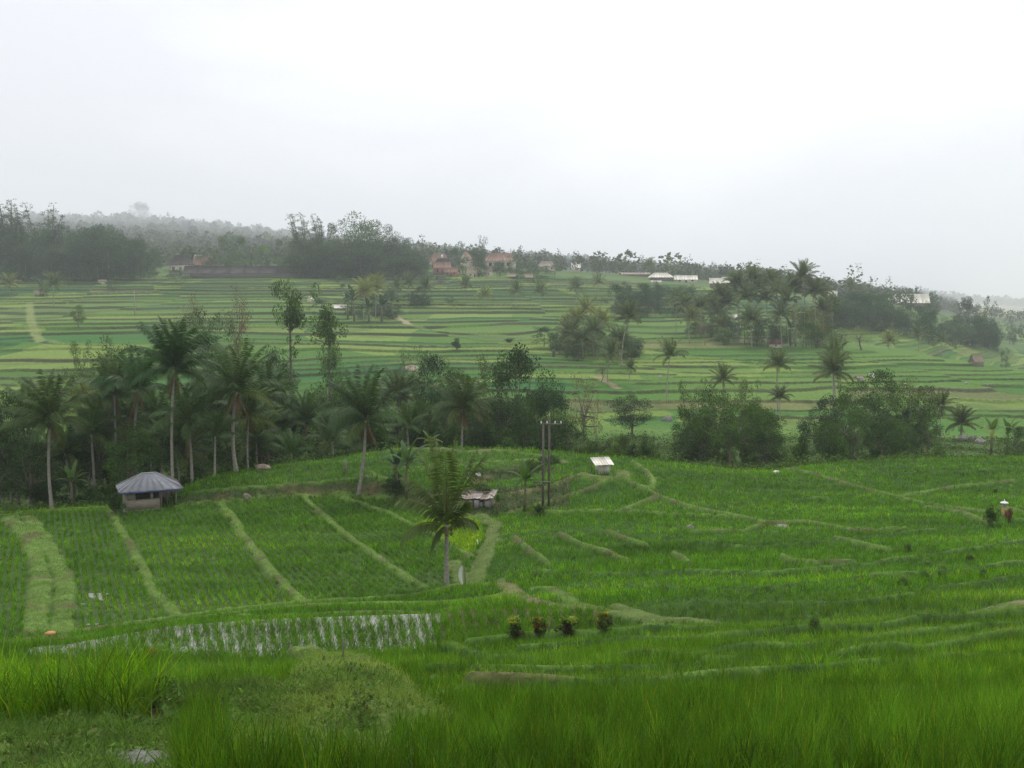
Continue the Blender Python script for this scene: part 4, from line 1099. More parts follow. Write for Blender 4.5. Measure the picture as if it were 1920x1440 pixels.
# ---- palms of the far slope
FP = [
 ('lone palm with long bare trunk in the middle of the far terraces', 1250, -756, 1256, 668, 4.4, 0, .13),
 ('tall leaning palm in front of the left grove on the far terraces', 1166, -690, 1178, 596, 5.2, 1, .14),
 ('shaggy palm low in the gully under the left grove', 1140, -716, 1145, 665, 4.0, 3, .16),
 ('yellowish palm in the left half of the left grove', 1083, -655, 1080, 603, 4.6, 2, .14),
 ('orange tinged palm highest in the left grove', 1101, -656, 1100, 582, 4.6, 3, .14),
 ('pale palm at the left edge of the left grove', 1062, -652, 1062, 612, 4.0, 4, .14),
 ('dark palm between orange palm and leaning palm', 1132, -658, 1130, 605, 4.6, 0, .14),
 ('small thin palm right of the shaggy gully palm', 1178, -726, 1182, 690, 2.3, 1, .09),
 ('palm with long trunk third from left in the tall right grove', 1419, -640, 1420, 540, 5.4, 1, .15),
 ('broad palm second from left in the tall right grove', 1382, -640, 1386, 547, 5.2, 2, .15),
 ('highest palm of the tall right grove standing out against the sky', 1503, 300, 1505, 520, 5.6, 0, .15),
 ('palm just right of and below the highest palm', 1528, 298, 1528, 548, 5.2, 3, .15),
 ('palm left of the highest palm with drooping fronds', 1478, 296, 1474, 565, 5.2, 4, .15),
 ('palm in the gap between second and third tall grove palms and the highest', 1452, 300, 1456, 548, 5.0, 2, .14),
 ('palm standing left of the tall right grove in front of terraces', 1331, 330, 1332, 570, 5.2, 1, .15),
 ('slim palm left of the tall right grove with long bare trunk', 1269, -628, 1270, 560, 4.4, 0, .12),
 ('pale palm under the slim palm left of the right grove', 1294, -642, 1295, 598, 4.4, 3, .13),
 ('bright yellow palm low in the tall right grove', 1487, -636, 1487, 592, 4.0, 1, .13),
 ('bushy dark palm on terraces above the right gully trees', 1459, -772, 1458, 685, 4.0, 2, .17),
 ('large palm crown rising over the right gully trees', 1572, 172, 1563, 700, 4.4, 1, .16),
 ('upper palm crown directly behind the large one over the gully trees', 1566, 190, 1563, 668, 4.0, 0, .15),
 ('short thin palm under the bushy dark terrace palm', 1462, -785, 1463, 745, 2.6, 1, .09),
 ('short wide palm standing alone at the right gully edge', 1803, -825, 1803, 795, 3.2, 4, .15),
 ('small palm top showing above the right gully trees', 1356, 175, 1356, 712, 3.0, 3, .12),
 ('thin yellow palm on the hill brow right of the right grove', 1667, -655, 1667, 640, 4.0, 2, .13),
 ('palm with one drooping arm at right end of the gully trees', 1768, 150, 1764, 765, 2.8, 0, .12),
 ('distant palm alone on the far terraces under the thatched huts', 968, -575, 968, 547, 5.4, 0, .16),
 ('distant palm right of the lone one under the thatched huts', 1013, -578, 1013, 548, 5.6, 1, .16),
 ('slim distant palm on terraces below the village houses', 871, -567, 872, 534, 4.6, 2, .13),
 ('short brownish palm between slim and lone distant palms', 907, -575, 908, 556, 5.0, 3, .16),
 ('distant palm on the upper terraces left of the hazy wood', 1080, -568, 1080, 540, 5.4, 4, .15),
 ('distant palm against the hazy wood below the white roof', 1122, -560, 1122, 530, 5.0, 0, .15),
 ('dark distant palm left of three under the big bamboo clump', 743, -568, 743, 538, 5.0, 1, .15),
 ('dark distant palm middle of three under the big bamboo clump', 767, -572, 767, 532, 5.2, 2, .15),
 ('dark distant palm right of three under the big bamboo clump', 797, -568, 797, 540, 5.4, 3, .15),
 ('yellow crowned palm above the banana grove', 682, -602, 683, 548, 5.6, 3, .15),
 ('second yellowish palm just right of the banana grove palm', 704, -598, 704, 540, 5.4, 4, .15),
 ('lone palm silhouetted on the skyline above the white roofs', 1217, 600, 1218, 497, 5.5, 0, .16),
 ('dark wind bent palm on the right skyline above the wood', 1597, 480, 1596, 538, 5.0, 2, .16),
 ('brownish palm at left edge of the far terraces', 18, -550, 18, 532, 5.2, 3, .16),
 ('palm beside the small hut on the left terraces', 101, -572, 100, 534, 5.6, 2, .16),
 ('small pale palm on terraces right of the shaggy gully palm', 1352, -640, 1352, 612, 4., 2, .13),
 ('small palm at the right foot of the hazy hill wood', 1765, -668, 1765, 640, 4.2, 1, .12),
 ('small hazy palm in front of the hazy hill wood', 1722, -658, 1722, 628, 4.4, 4, .12),
]
for lb, px, d, hx, hy, R_, v_, r_ in FP:
    yl = ('yellow' in lb) * 1.0 + ('orange' in lb) * .8 + ('pale' in lb) * .6 + ('brown' in lb) * .7
    c = np.array((.092, .108, .038)) * (1 + yl * np.array((1.1, .7, .3)))
    palm(lb, px, d, hx, hy, R_, v_, tuple(c), 0 if rng.uniform() < .5 else None, False, r_)

# ---- broadleaved trees of the near belt
NB = [
 ('round', 'dense dark round tree with bright leaf tips right behind the hut', 250, 793, 87, 116, 'mid'),
 ('round', 'black green tree mass at the left edge of the photo', 12, 735, 96, 120, 'dark'),
 ('round', 'dark low tree under the left rim palm', 55, 830, 92, 120, 'dark'),
 ('spread', 'dark tree between left rim palm and the round tree', 130, 822, 94, 120, 'dark'),
 ('spread', 'dark leafy tree behind the bare grey palm trunk', 185, 770, 100, 120, 'dark'),
 ('open', 'twiggy brownish bush on the edge of the left far field', 152, 640, 150, 52, 'olive'),
 ('open', 'half bare olive tree behind the left palms', 205, 632, 140, 90, 'olive'),
 ('spread', 'dark tree behind the tallest palm', 290, 745, 110, 130, 'dark'),
 ('spread', 'dark tree right of the tallest palm trunk', 375, 745, 104, 120, 'dark'),
 ('open', 'greenish tree with pale blossom behind the tallest palm', 400, 582, 150, 90, 'grey'),
 ('open', 'leafy tree standing between tallest palm and slender tree', 415, 660, 132, 110, 'mid'),
 ('round', 'dark tree in the shade right of the thick palm', 490, 790, 104, 110, 'dark'),
 ('round', 'blackish small tree on the rim near the slender tree', 512, 655, 140, 62, 'dark'),
 ('round', 'dark tree below the slender tree', 560, 752, 112, 120, 'dark'),
 ('open', 'bushy tree with bare twigs right of the slender tree', 605, 700, 122, 120, 'dark'),
 ('column', 'tall slender tree with leafy head above the terraces', 545, 526, 150, 78, 'mid'),
 ('column', 'ragged slim tree right of the tall slender one', 620, 572, 148, 66, 'mid'),
 ('open', 'leafy tree beneath the ragged slim tree', 618, 640, 140, 70, 'mid'),
 ('round', 'dark tree behind the curved trunk palm', 650, 750, 115, 110, 'dark'),
 ('open', 'dark tree right of the curved trunk palm', 720, 742, 118, 90, 'dark'),
 ('thin', 'thin bushy tree rising over a pale boulder', 757, 645, 150, 44, 'olive'),
 ('thin', 'small thin tree right of the pale boulder', 785, 650, 152, 46, 'mid'),
 ('spread', 'broad dark tree left of the middle hill palm', 815, 665, 130, 96, 'blue'),
 ('spread', 'mid green tree above the middle hill palm', 862, 680, 134, 90, 'mid'),
 ('open', 'brownish green tree left of the domed tree', 905, 668, 138, 88, 'olive'),
 ('round', 'tall domed dark tree, largest of the middle gully', 965, 652, 128, 122, 'dark'),
 ('spread', 'dark tree with bluish leaves right of the domed tree', 1030, 712, 122, 96, 'blue'),
 ('open', 'dark tree low under the domed tree', 930, 745, 112, 110, 'dark'),
 ('round', 'dark low tree on the rim left of the twin poles', 985, 778, 110, 76, 'dark'),
 ('open', 'loose tree behind the twin poles', 1060, 770, 114, 80, 'mid'),
 ('thin', 'sparse yellowish tree right of the twin poles', 1090, 702, 136, 80, 'brown'),
 ('round', 'dark tree on the rim in the middle of the shade belt', 800, 775, 108, 80, 'dark'),
 ('round', 'dark undergrowth tree right of the middle hill palm', 905, 790, 108, 70, 'dark'),
 ('round', 'compact dark tree standing alone in the gully', 1186, 743, 158, 86, 'dark'),
 ('open', 'left tree of the right gully clump', 1300, 712, 122, 84, 'mid'),
 ('spread', 'broad tree with pale forked trunk in the right gully clump', 1372, 738, 106, 120, 'mid'),
 ('spread', 'right tree of the right gully clump', 1432, 758, 112, 92, 'mid'),
 ('open', 'tree behind the right gully clump', 1345, 725, 126, 90, 'dark'),
 ('open', 'thin tree top rising from the right gully clump', 1405, 712, 128, 60, 'olive'),
 ('round', 'low dark bush at foot of the right gully clump', 1310, 800, 108, 90, 'dark'),
 ('round', 'low dark bush at right foot of the right gully clump', 1440, 806, 106, 76, 'dark'),
 ('round', 'dark bluish tree, leftmost of the far right clump', 1543, 742, 124, 72, 'blue'),
 ('spread', 'tree under the large palm crown at right', 1590, 722, 130, 90, 'mid'),
 ('spread', 'tallest tree of the far right clump', 1645, 695, 136, 100, 'mid'),
 ('open', 'loose light tree of the far right clump', 1698, 708, 134, 90, 'light'),
 ('open', 'yellowish tree at the right end of the far right clump', 1732, 722, 130, 70, 'olive'),
 ('round', 'low dark tree in front of the far right clump', 1660, 780, 116, 90, 'mid'),
 ('round', 'small low tree left in front of the far right clump', 1560, 790, 114, 60, 'mid'),
 ('round', 'bush at the right photo edge behind the rice', 1915, 800, 130, 50, 'mid'),
 ('thin', 'young light green tree on two stems by the white box hut', 1085, 818, 96, 44, 'light'),
]
for kd, lb, px, top, d, w, c in NB:
    tree(kd, lb, px, top, d, w, c, name='broadleaf_tree')
tree('bare', 'bare reddish tree with spreading twigs behind the tallest palm', 440, 535, 172, 120, 'red', name='bare_tree')
tree('bare', 'bare reddish tree left of the larger bare one', 360, 545, 178, 90, 'red', name='bare_tree')
tree('bare', 'thin bare tree leaning over the middle gully', 1120, 735, 140, 40, 'brown', name='bare_tree')
tree('bare', 'grey twiggy leafless bush at the left foot of the right grove', 1322, 600, -648, 46, 'brown', name='bare_tree')

for k in range(34):
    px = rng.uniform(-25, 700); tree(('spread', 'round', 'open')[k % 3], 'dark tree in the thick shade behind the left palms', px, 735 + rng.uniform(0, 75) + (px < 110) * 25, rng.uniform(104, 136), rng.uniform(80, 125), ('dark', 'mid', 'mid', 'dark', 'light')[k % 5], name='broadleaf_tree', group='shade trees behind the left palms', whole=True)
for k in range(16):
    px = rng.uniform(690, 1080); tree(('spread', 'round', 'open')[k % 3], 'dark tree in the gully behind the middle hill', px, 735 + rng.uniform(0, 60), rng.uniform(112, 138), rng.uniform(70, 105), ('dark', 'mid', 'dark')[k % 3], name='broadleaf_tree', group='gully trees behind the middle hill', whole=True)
for k in range(14):
    px = rng.uniform(1275, 1460) if k < 6 else rng.uniform(1525, 1745); tree(('spread', 'open')[k % 2], 'leafy tree inside the clumps of the right gully', px, 745 + rng.uniform(0, 50), rng.uniform(108, 136), rng.uniform(60, 95), ('dark', 'mid')[k % 2], name='broadleaf_tree', group='trees inside the right gully clumps', whole=True)
# ---- bananas
for i, (lb, px, d, h, v, c) in enumerate([
 ('large banana plant with torn leaves above the rubble shelter', 762, -935, 105, 1, 'grey'), ('banana plant with broad pale leaf behind the windblown palm', 745, -925, 80, 0, 'blue'),
 ('short banana plant at the right wall of the rubble shelter', 932, -962, 45, 2, 'mid'), ('banana plant with brown hanging leaves left of the twin poles', 984, -960, 95, 1, 'mid'),
 ('bright banana plant among the dark trees left of the hut', 128, 88, 80, 1, 'light'), ('small banana plant on the hill rim', 806, 103, 52, 0, 'light'),
 ('banana plant with arching pale frond in front of the far right clump', 1700, -858, 70, 1, 'light'), ('left banana plant of the pair at the right photo edge', 1858, -852, 70, 0, 'light'),
 ('right banana plant of the pair at the right photo edge', 1888, -852, 66, 1, 'mid'), ('banana plant beside the red roofed house', 1482, -648, 52, 1, 'mid'),
 ('banana plant low at the gully edge right of the far right clump', 1740, -845, 40, 2, 'mid')]):
    bananas(lb, px, d, h, v, c)
for px, d, h in ((652, -600, 56), (664, -602, 60), (692, -604, 54), (716, -602, 58), (736, -598, 52), (660, -590, 50), (722, -592, 50)):
    bananas('banana plant in the distant grove under the yellow palm', px, d, h, px % 3, 'blue', 'bananas of the distant grove')
for px, d, h in ((76, -556, 34), (88, -556, 30), (400, -517, 36), (432, -516, 34), (470, -515, 40), (500, -516, 36), (540, -514, 36), (860, -513, 34), (1000, -530, 30), (868, -512, 30)):
    bananas('banana plant at the far village edge', px, d, h, px % 3, 'grey', 'bananas at the village edge')

# ---- far trees
FT = [  # dark wood on the left plateau
 ('plume', 'tall wind bent tree at the far left of the plateau wood', 25, 380, 500, 78, 'blue'), ('plume', 'second tall wind bent tree of the plateau wood', 72, 386, 505, 66, 'blue'),
 ('plume', 'third tall tree of the plateau wood with hooked top', 112, 394, 500, 64, 'blue'), ('spread', 'low dark tree at the left end of the plateau wood', 20, 428, 490, 90, 'blue'),
 ('spread', 'dark tree under the tall bent trees', 90, 420, 490, 90, 'blue'), ('round', 'small domed tree right of the tall bent trees', 160, 434, 498, 44, 'blue'),
 ('spread', 'big domed tree, highest of the right plateau wood', 212, 422, 495, 92, 'blue'), ('round', 'domed dark tree at the right end of the plateau wood', 266, 441, 492, 52, 'blue'),
 ('open', 'low trees edge of the plateau wood before the white house', 296, 466, 490, 36, 'grey'), ('spread', 'dark low tree in the middle of the plateau wood', 145, 456, 488, 80, 'blue'),
 ('round', 'low dark tree below the big domed tree', 190, 462, 488, 70, 'blue'), ('round', 'low dark tree below the end of the plateau wood', 245, 466, 488, 60, 'blue'),
 ('round', 'low dark tree at the left photo edge of the plateau wood', 45, 462, 486, 90, 'blue'), ('round', 'low dark bush between the plateau trees', 105, 470, 486, 70, 'blue'),
 # big clump in the middle
 ('plume', 'slim ragged tree at left of the big bamboo clump', 572, 404, 520, 50, 'grey'), ('plume', 'slim ragged tree second in the big bamboo clump', 608, 406, 520, 44, 'grey'),
 ('open', 'feathery tree in the middle of the big bamboo clump', 642, 412, 520, 70, 'grey'), ('spread', 'highest domed tree of the big bamboo clump', 682, 402, 515, 120, 'grey'),
 ('spread', 'dark tree right of the highest domed tree', 722, 422, 510, 70, 'blue'), ('spread', 'dark sloping tree at right of the big bamboo clump', 756, 446, 508, 70, 'blue'),
 ('round', 'low dark tree at right end of the big bamboo clump', 786, 474, 506, 48, 'blue'), ('round', 'broad dark bamboo mass under the highest domed tree', 680, 446, 500, 120, 'blue'),
 ('round', 'dark bamboo mass left under the ragged trees', 610, 456, 503, 90, 'blue'), ('round', 'low dark bamboo at right foot of the big clump', 740, 472, 500, 90, 'blue'),
 ('round', 'low dark bamboo at left foot of the big clump', 640, 474, 500, 90, 'blue'),
 # between
 ('open', 'pale tree behind the long barn', 425, 440, 540, 44, 'grey'), ('open', 'pale tree right behind the long barn', 455, 442, 545, 40, 'grey'), ('round', 'small dark round tree over the barn house', 354, 463, 545, 16, 'blue'),
 ('open', 'light scrub tree above the long barn', 400, 466, 525, 44, 'grey'), ('spread', 'light scrub tree above the barn middle', 448, 464, 522, 60, 'grey'), ('open', 'pale scrub tree above the barn right half', 500, 460, 525, 50, 'light'),
 ('open', 'light scrub tree between barn and bamboo clump', 540, 444, 535, 50, 'grey'), ('round', 'low scrub tree at the barn end', 545, 480, 512, 46, 'grey'),
 # village
 ('open', 'dark tree between the red village roofs', 855, 462, 530, 28, 'blue'), ('plume', 'tall slim tree in the middle of the village', 897, 444, 530, 26, 'grey'), ('open', 'bushy tree under the slim village tree', 890, 468, 520, 38, 'blue'),
 ('round', 'low dark bush below the village tree', 905, 490, 508, 30, 'blue'), ('round', 'bush in front of the large village roof', 938, 488, 512, 44, 'blue'), ('open', 'tree right of the large village roof', 968, 472, 520, 34, 'grey'),
 ('round', 'bush row right of the village houses', 985, 490, 512, 50, 'grey'), ('round', 'low bush at the village end', 1015, 498, 510, 44, 'grey'), ('open', 'bush right of the last village roof', 1040, 496, 520, 30, 'grey'),
 ('open', 'hazy tree standing over the village left roofs', 868, 452, 640, 20, 'grey'), 
 # right wood
 ('spread', 'dark tree over the large white roof at right', 1690, 537, 640, 46, 'blue'), ('open', 'small tree right of the large white roof', 1741, 545, 620, 22, 'blue'),
 ('column', 'ragged dark tree on the far right slope', 1808, 556, 480, 28, 'blue'), ('conifer', 'dark pointed tree on the far right slope', 1845, 555, 480, 25, 'blue'), ('conifer', 'hazy pointed tree near the right photo edge', 1890, 594, 560, 18, 'blue'),
 ('open', 'bush under the dark pointed tree', 1825, 592, 470, 50, 'blue'), ('open', 'small bush low on the far right slope', 1884, 652, 400, 18, 'blue'), ('open', 'thin trees in front of the far right slope', 1790, 610, 430, 40, 'grey'),
 # terraces
 ('round', 'small round tree alone on the left terraces', 147, 572, -614, 30, 'light'), ('open', 'bush beside the small hut on the left terraces', 82, 528, -556, 26, 'mid'), ('open', 'bushy scrub on the upper left terraces', 212, 525, -545, 46, 'grey'),
 ('shrub', 'small bush alone on the middle terraces', 857, 634, -655, 22, 'blue'), ('shrub', 'low bush right of the small middle terrace bush', 953, 634, -642, 20, 'mid'), 
 ('open', 'scrub tree at the left foot of the left grove', 1020, 612, -650, 50, 'blue'), ('round', 'dark bush in the left grove under the palms', 1050, 615, -655, 60, 'mid'), ('open', 'scrub tree in the left grove under the orange palm', 1110, 612, -658, 60, 'grey'),
 ('open', 'scrub tree behind the leaning palm', 1150, 625, -670, 44, 'grey'), ('round', 'dark bush beside the leaning palm foot', 1172, 642, -668, 24, 'dark'), ('thin', 'thin bushes under the shaggy gully palm', 1128, 680, -716, 36, 'olive'),
 ('open', 'yellow green leafy tree at right of the right grove', 1540, 560, 310, 58, 'yel'), ('open', 'yellow green tree below the highest palm', 1520, 575, 300, 50, 'yel'),
 ('open', 'dark scrub tree in the right grove left half', 1395, 585, 300, 60, 'blue'), ('open', 'dark scrub tree in the middle of the right grove', 1445, 590, 300, 60, 'blue'), ('open', 'scrub tree at the foot of the bright yellow palm', 1510, 605, 295, 56, 'mid'),
 ('open', 'scrub tree at the right foot of the right grove', 1555, 605, 300, 50, 'olive'), ('open', 'dark bush at left foot of the right grove', 1365, 598, 305, 34, 'blue'), ('thin', 'pale brushy thicket right of the right grove', 1615, 618, -656, 60, 'yel'), ('thin', 'pale brushy thicket on the brow right of the right grove', 1580, 622, -658, 40, 'olive'),
 ('open', 'dark scrub near the tin roofs on the terraces', 600, 560, -596, 40, 'blue'), ('open', 'bush behind the distant banana grove', 640, 560, 410, 40, 'blue'), ('open', 'scrub at the foot of the three dark palms', 770, 552, -572, 50, 'blue'), ('open', 'small scrub right of the three dark palms', 842, 555, -568, 26, 'grey'), 
 ('open', 'low scrub under the slim distant palm', 850, 560, -575, 24, 'mid'), ('open', 'scrub in front of the long barn', 330, 505, -530, 50, 'grey'), ('open', 'scrub on the terrace edge below the barn', 640, 512, -540, 30, 'grey'),
]
for kd, lb, px, top, d, w, c in FT:
    kd = dict(spread='mass', round='mass', open='massopen').get(kd, kd) if 'alone' not in lb else kd
    tree(kd, lb, px, top, d, w, c, name='bush' if ('bush' in lb or 'scrub' in lb and 'tree' not in lb) else 'tree', cat='bush' if 'bush' in lb else 'tree', whole=True)
def more(n, xr, tr_, dr, wr, label, group, col, kinds=('mass', 'massopen')):
    for k in range(n):
        tree(kinds[k % len(kinds)], label, rng.uniform(*xr), rng.uniform(*tr_), rng.uniform(*dr), rng.uniform(*wr), col if isinstance(col, str) else col[k % len(col)], name='tree', whole=True, group=group)
more(16, (1030, 1195), (612, 650), (258, 284), (30, 52), 'scrub tree in the dense foot of the left grove', 'scrub of the left grove', ('grey', 'blue', 'olive'))
more(16, (1350, 1585), (592, 630), (292, 340), (32, 56), 'scrub tree in the dense foot of the right grove', 'scrub of the right grove', ('grey', 'olive', 'grey', 'light'))
more(12, (645, 745), (562, 590), (345, 385), (22, 40), 'dark bush in the distant banana grove', 'bushes of the distant banana grove', 'blue')
more(10, (735, 815), (545, 565), (398, 420), (20, 32), 'dark bush at the feet of the three dark palms', 'bushes of the dark palms', 'blue')
more(12, (1290, 1345), (585, 625), (318, 350), (24, 40), 'pale scrub left of the right grove', 'pale scrub by the right grove', ('grey', 'olive'))
more(20, (1775, 1870), (588, 622), (455, 500), (26, 46), 'hazy tree in the wood at the foot of the dark pointed tree', 'wood round the pointed tree', 'blue')
more(14, (1860, 1940), (612, 650), (560, 640), (14, 26), 'hazy bush on the far right slope', 'bushes on the far right slope', 'blue', ('massopen',))
for hx, hy, d_ in ((1402, 558, 305), (1436, 560, 312), (1362, 568, 318), (1490, 545, 308), (1465, 590, 294), (1542, 580, 304), (1408, 600, 292), (1345, 588, 322), (1070, 628, 274), (1112, 622, 268), (1160, 640, 262), (1092, 640, 264), (1446, 528, 306), (1412, 522, 310), (1380, 530, 314), (1488, 535, 304), (1540, 548, 312), (1350, 552, 320), (1312, 575, 322), (1284, 572, 326), (1560, 575, 316)):
    palm('feathery palm inside the ' + ('right' if hx > 1250 else 'left') + ' grove of the far terraces', hx + 1, d_, hx, hy, rng.uniform(4.4, 5.4), int(hx), (.088, .105, .036), None, False, .13, 'palms inside the ' + ('right' if hx > 1250 else 'left') + ' grove')
for k in range(26):
    px = rng.uniform(-10, 300); tree(('mass', 'massopen')[k % 2], 'dark tree of the thick plateau wood at left', px, 418 + rng.uniform(0, 50) + max(0, px - 250) * .5, rng.uniform(488, 530), rng.uniform(50, 80), 'blue', name='tree', whole=True, group='trees of the left plateau wood')
for k in range(18):
    px = rng.uniform(570, 800); tree('mass', 'dark bamboo thicket in the big clump on the plateau', px, 436 + rng.uniform(0, 40) + max(0, px - 700) * .4, rng.uniform(500, 525), rng.uniform(50, 80), 'blue', name='tree', whole=True, group='thickets of the big bamboo clump')
# hazy woods of one kind
def wood(n, xr, topf, dr, wr, label, group, kinds=('massopen', 'mass', 'mass'), col='blue'):
    for k in range(n):
        px = rng.uniform(*xr); d = rng.uniform(*dr)
        tree(kinds[k % len(kinds)], label, px, topf(px) + rng.uniform(0, 1) ** 1.5 * 46, d, rng.uniform(*wr), col, whole=True, group=group)
wood(26, (1150, 1320), lambda x: 524 + abs(x - 1215) * .12, (395, 430), (30, 50), 'hazy tree in the wood below the white roofs', 'trees below the white roofs')
wood(40, (1545, 1790), lambda x: 545 + max(0, x - 1640) * .22, (400, 470), (34, 60), 'hazy tree in the dense wood on the right hill', 'trees of the right hill wood')
wood(8, (1330, 1560), lambda x: 560, (330, 380), (34, 50), 'hazy tree in the thicket behind the right grove', 'trees behind the right grove')
wood(10, (650, 800), lambda x: 534, (400, 430), (20, 34), 'scrubby tree between the three dark palms', 'scrub by the dark palms', col='blue')

# ---- shrubs in the near fields
def bush(label, px, d, top, w, col, kind='shrub', name='shrub', group=None, cat='shrub'):
    return tree(kind, label, px, top, d, w, col, name=name, cat=cat, group=group)
bush('dark leafy bush left of the white capped shrine', 1857, -985, 945, 30, 'mid')
bush('reddish brown bush right of the white capped shrine', 1891, -978, 952, 18, 'red')
for i, (px, b, tp, w, c, lb) in enumerate([(964, 1198, 1155, 34, 'yel', 'yellow leaved croton bush, leftmost in the row by the flooded paddy'), (1009, 1192, 1157, 28, (.15, .075, .03), 'red leaved croton bush, second in the row by the flooded paddy'),
    (1063, 1188, 1155, 38, 'olive', 'green and dark croton bush, third in the row by the flooded paddy'), (1132, 1181, 1146, 30, (.075, .062, .03), 'dark red croton bush with yellow tips, rightmost in the row')]):
    bush(lb, px, -b, tp, w, ((1.0, 1.35, 1.1), (1.25, 1.0, 1.0), (.95, 1.35, 1.1), (1.0, 1.1, 1.0))[i], 'croton')
for lb, px, b, tp, w, c in [('small bush on the right rice slope, upper of the pair', 1737, 1063, 1046, 22, (.13, .23, .06)), ('brownish small bush just below the upper one on the right slope', 1731, 1088, 1068, 20, (.13, .23, .06)),
    ('grey green two headed bush on the right rice slope', 1769, 1086, 1060, 26, (.13, .23, .06)), ('flat topped small bush, leftmost on the right slope', 1693, 1095, 1080, 24, (.13, .23, .06)), ('small bush, rightmost on the right slope', 1843, 1082, 1067, 14, 'grey'),
    ('faint low bush above the rightmost one', 1818, 1054, 1041, 14, 'olive'), ('small plant on the bund above the right slope bushes', 1703, 1034, 1022, 18, 'grey'), ('tiny dark bush above the shrine', 1866, 926, 916, 8, 'mid'), ('olive weed clump alone on the right rice slope', 1529, 1173, 1166, 26, (.13, .23, .06)),
    ('spiky yellow weed standing at the near edge of the flooded paddy', 284, 1236, 1214, 24, (.16, .12, .03))]:
    bush(lb, px, -b, tp, w, c)
for lb, px, b, tp, w, c in [('bush on the terrace bank under the banana plants', 740, 922, 888, 46, 'dark'), ('bush beside the hut left wall', 215, 962, 925, 30, 'dark'), ('dark bush at the shelter back wall', 905, 932, 905, 40, 'olive'), ('bushy weeds at the foot of the banana by the poles', 1010, 962, 945, 26, 'mid'),
    ('round bush on the terrace edge left of the white box hut', 1030, 868, 850, 40, 'mid'), ('bush on the step below the hill rim', 1000, 880, 862, 34, 'olive')]:
    bush(lb, px, -b, tp, w, c)
for k in range(34):
    px = rng.uniform(1050, 1230) if k < 16 else rng.uniform(1250, 1780)
    top = 815 + rng.uniform(0, 20) + (12 if 1230 < px < 1500 else 0)
    tree('shrub', 'low scrubby bush along the gully rim behind the rice', px, top, rng.uniform(103, 124), rng.uniform(26, 46), ['mid', 'olive', 'light', 'dark'][k % 4], name='shrub', cat='shrub', whole=True, group='bushes along the gully rim')
for k in range(30):
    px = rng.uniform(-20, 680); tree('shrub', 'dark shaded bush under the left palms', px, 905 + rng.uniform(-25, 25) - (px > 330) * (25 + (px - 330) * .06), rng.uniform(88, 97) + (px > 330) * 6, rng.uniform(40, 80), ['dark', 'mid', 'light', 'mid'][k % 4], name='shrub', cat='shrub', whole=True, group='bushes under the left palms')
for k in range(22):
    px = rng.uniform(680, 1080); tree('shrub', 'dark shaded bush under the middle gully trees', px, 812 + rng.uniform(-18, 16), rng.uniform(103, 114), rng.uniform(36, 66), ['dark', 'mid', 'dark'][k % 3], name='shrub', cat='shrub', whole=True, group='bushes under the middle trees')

# ---- the far wood on the hills: one mass
def forest():
    n = 24000
    Y = np.concatenate([np.sqrt(rng.uniform(560 ** 2, 5300 ** 2, n - 7000)), rng.uniform(560, 1500, 4500), rng.uniform(1500, 3000, 2500)]); u = rng.uniform(-.58, .58, n); X = u * Y
    z = look(Z, X, Y); px, py = proj(X, Y, z)
    ok = (fbm(X / 90, Y / 120, 5, 2) > .34) & ~((near(plain, X, Y) > .4)) & ~((Y < 700) & (u > -.20) & (u < .22) & (Y < 600)) & ~((px > 1760) & (Y < 1000) & (rng.uniform(size=n) < .8)) & ~((Y < 900) & (u > -.06) & (u < .16) & (rng.uniform(size=n) < .55))
    X, Y, z = X[ok], Y[ok], z[ok]; n = len(X)
    k = 64
    Hh = rng.uniform(6, 13, n) * (1 + .5 * (rng.uniform(size=n) < .08)); Hh *= 1 + .5 * sst(1300, 2200, Y) + .9 * sst(2200, 4000, Y); Rr = Hh * rng.uniform(.26, .5, n)
    tall = rng.uniform(size=n) < .12; Hh[tall] *= 1.35; Rr[tall] *= .6
    d = rng.normal(0, 1, (n, k, 3)); d /= np.linalg.norm(d, axis=2)[..., None]
    r = rng.uniform(.3, 1, (n, k)) ** .5
    c = np.stack([X, Y, z], 1)[:, None, :] + d * r[..., None] * np.stack([Rr, Rr, Hh * .48], 1)[:, None, :]
    c[..., 2] += (Hh * .52)[:, None]
    col = np.array((.036, .06, .026)) * rng.uniform(.6, 1.6, (n, 1)); col[rng.uniform(size=n) < .2] *= np.array((1.5, 1.25, .9))
    cc = np.repeat(col[:, None, :], k, 1).reshape(-1, 3) * rng.uniform(.75, 1.3, (n * k, 1))
    V, Q, cc = leaf_quads(c.reshape(-1, 3), 1., .75, .3, cc)
    s = np.repeat(np.repeat(Rr * (.42 + .26 * sst(700, 1500, Y)), k), 4)[:, None]; ctr = np.repeat(c.reshape(-1, 3), 4, 0)
    V = ctr + (V - ctr) * s
    o = link('forest', mk_mesh('forest', V, [Q], M_FAR, cc)); tag(o, kind='stuff')
M_FAR = mat_leaf('far wood', objcol=False, transl=.2)
forest()
tree('spread', 'great broad tree standing above the hazy left ridge', 273, 379, 3900, 42, 'blue', whole=True)

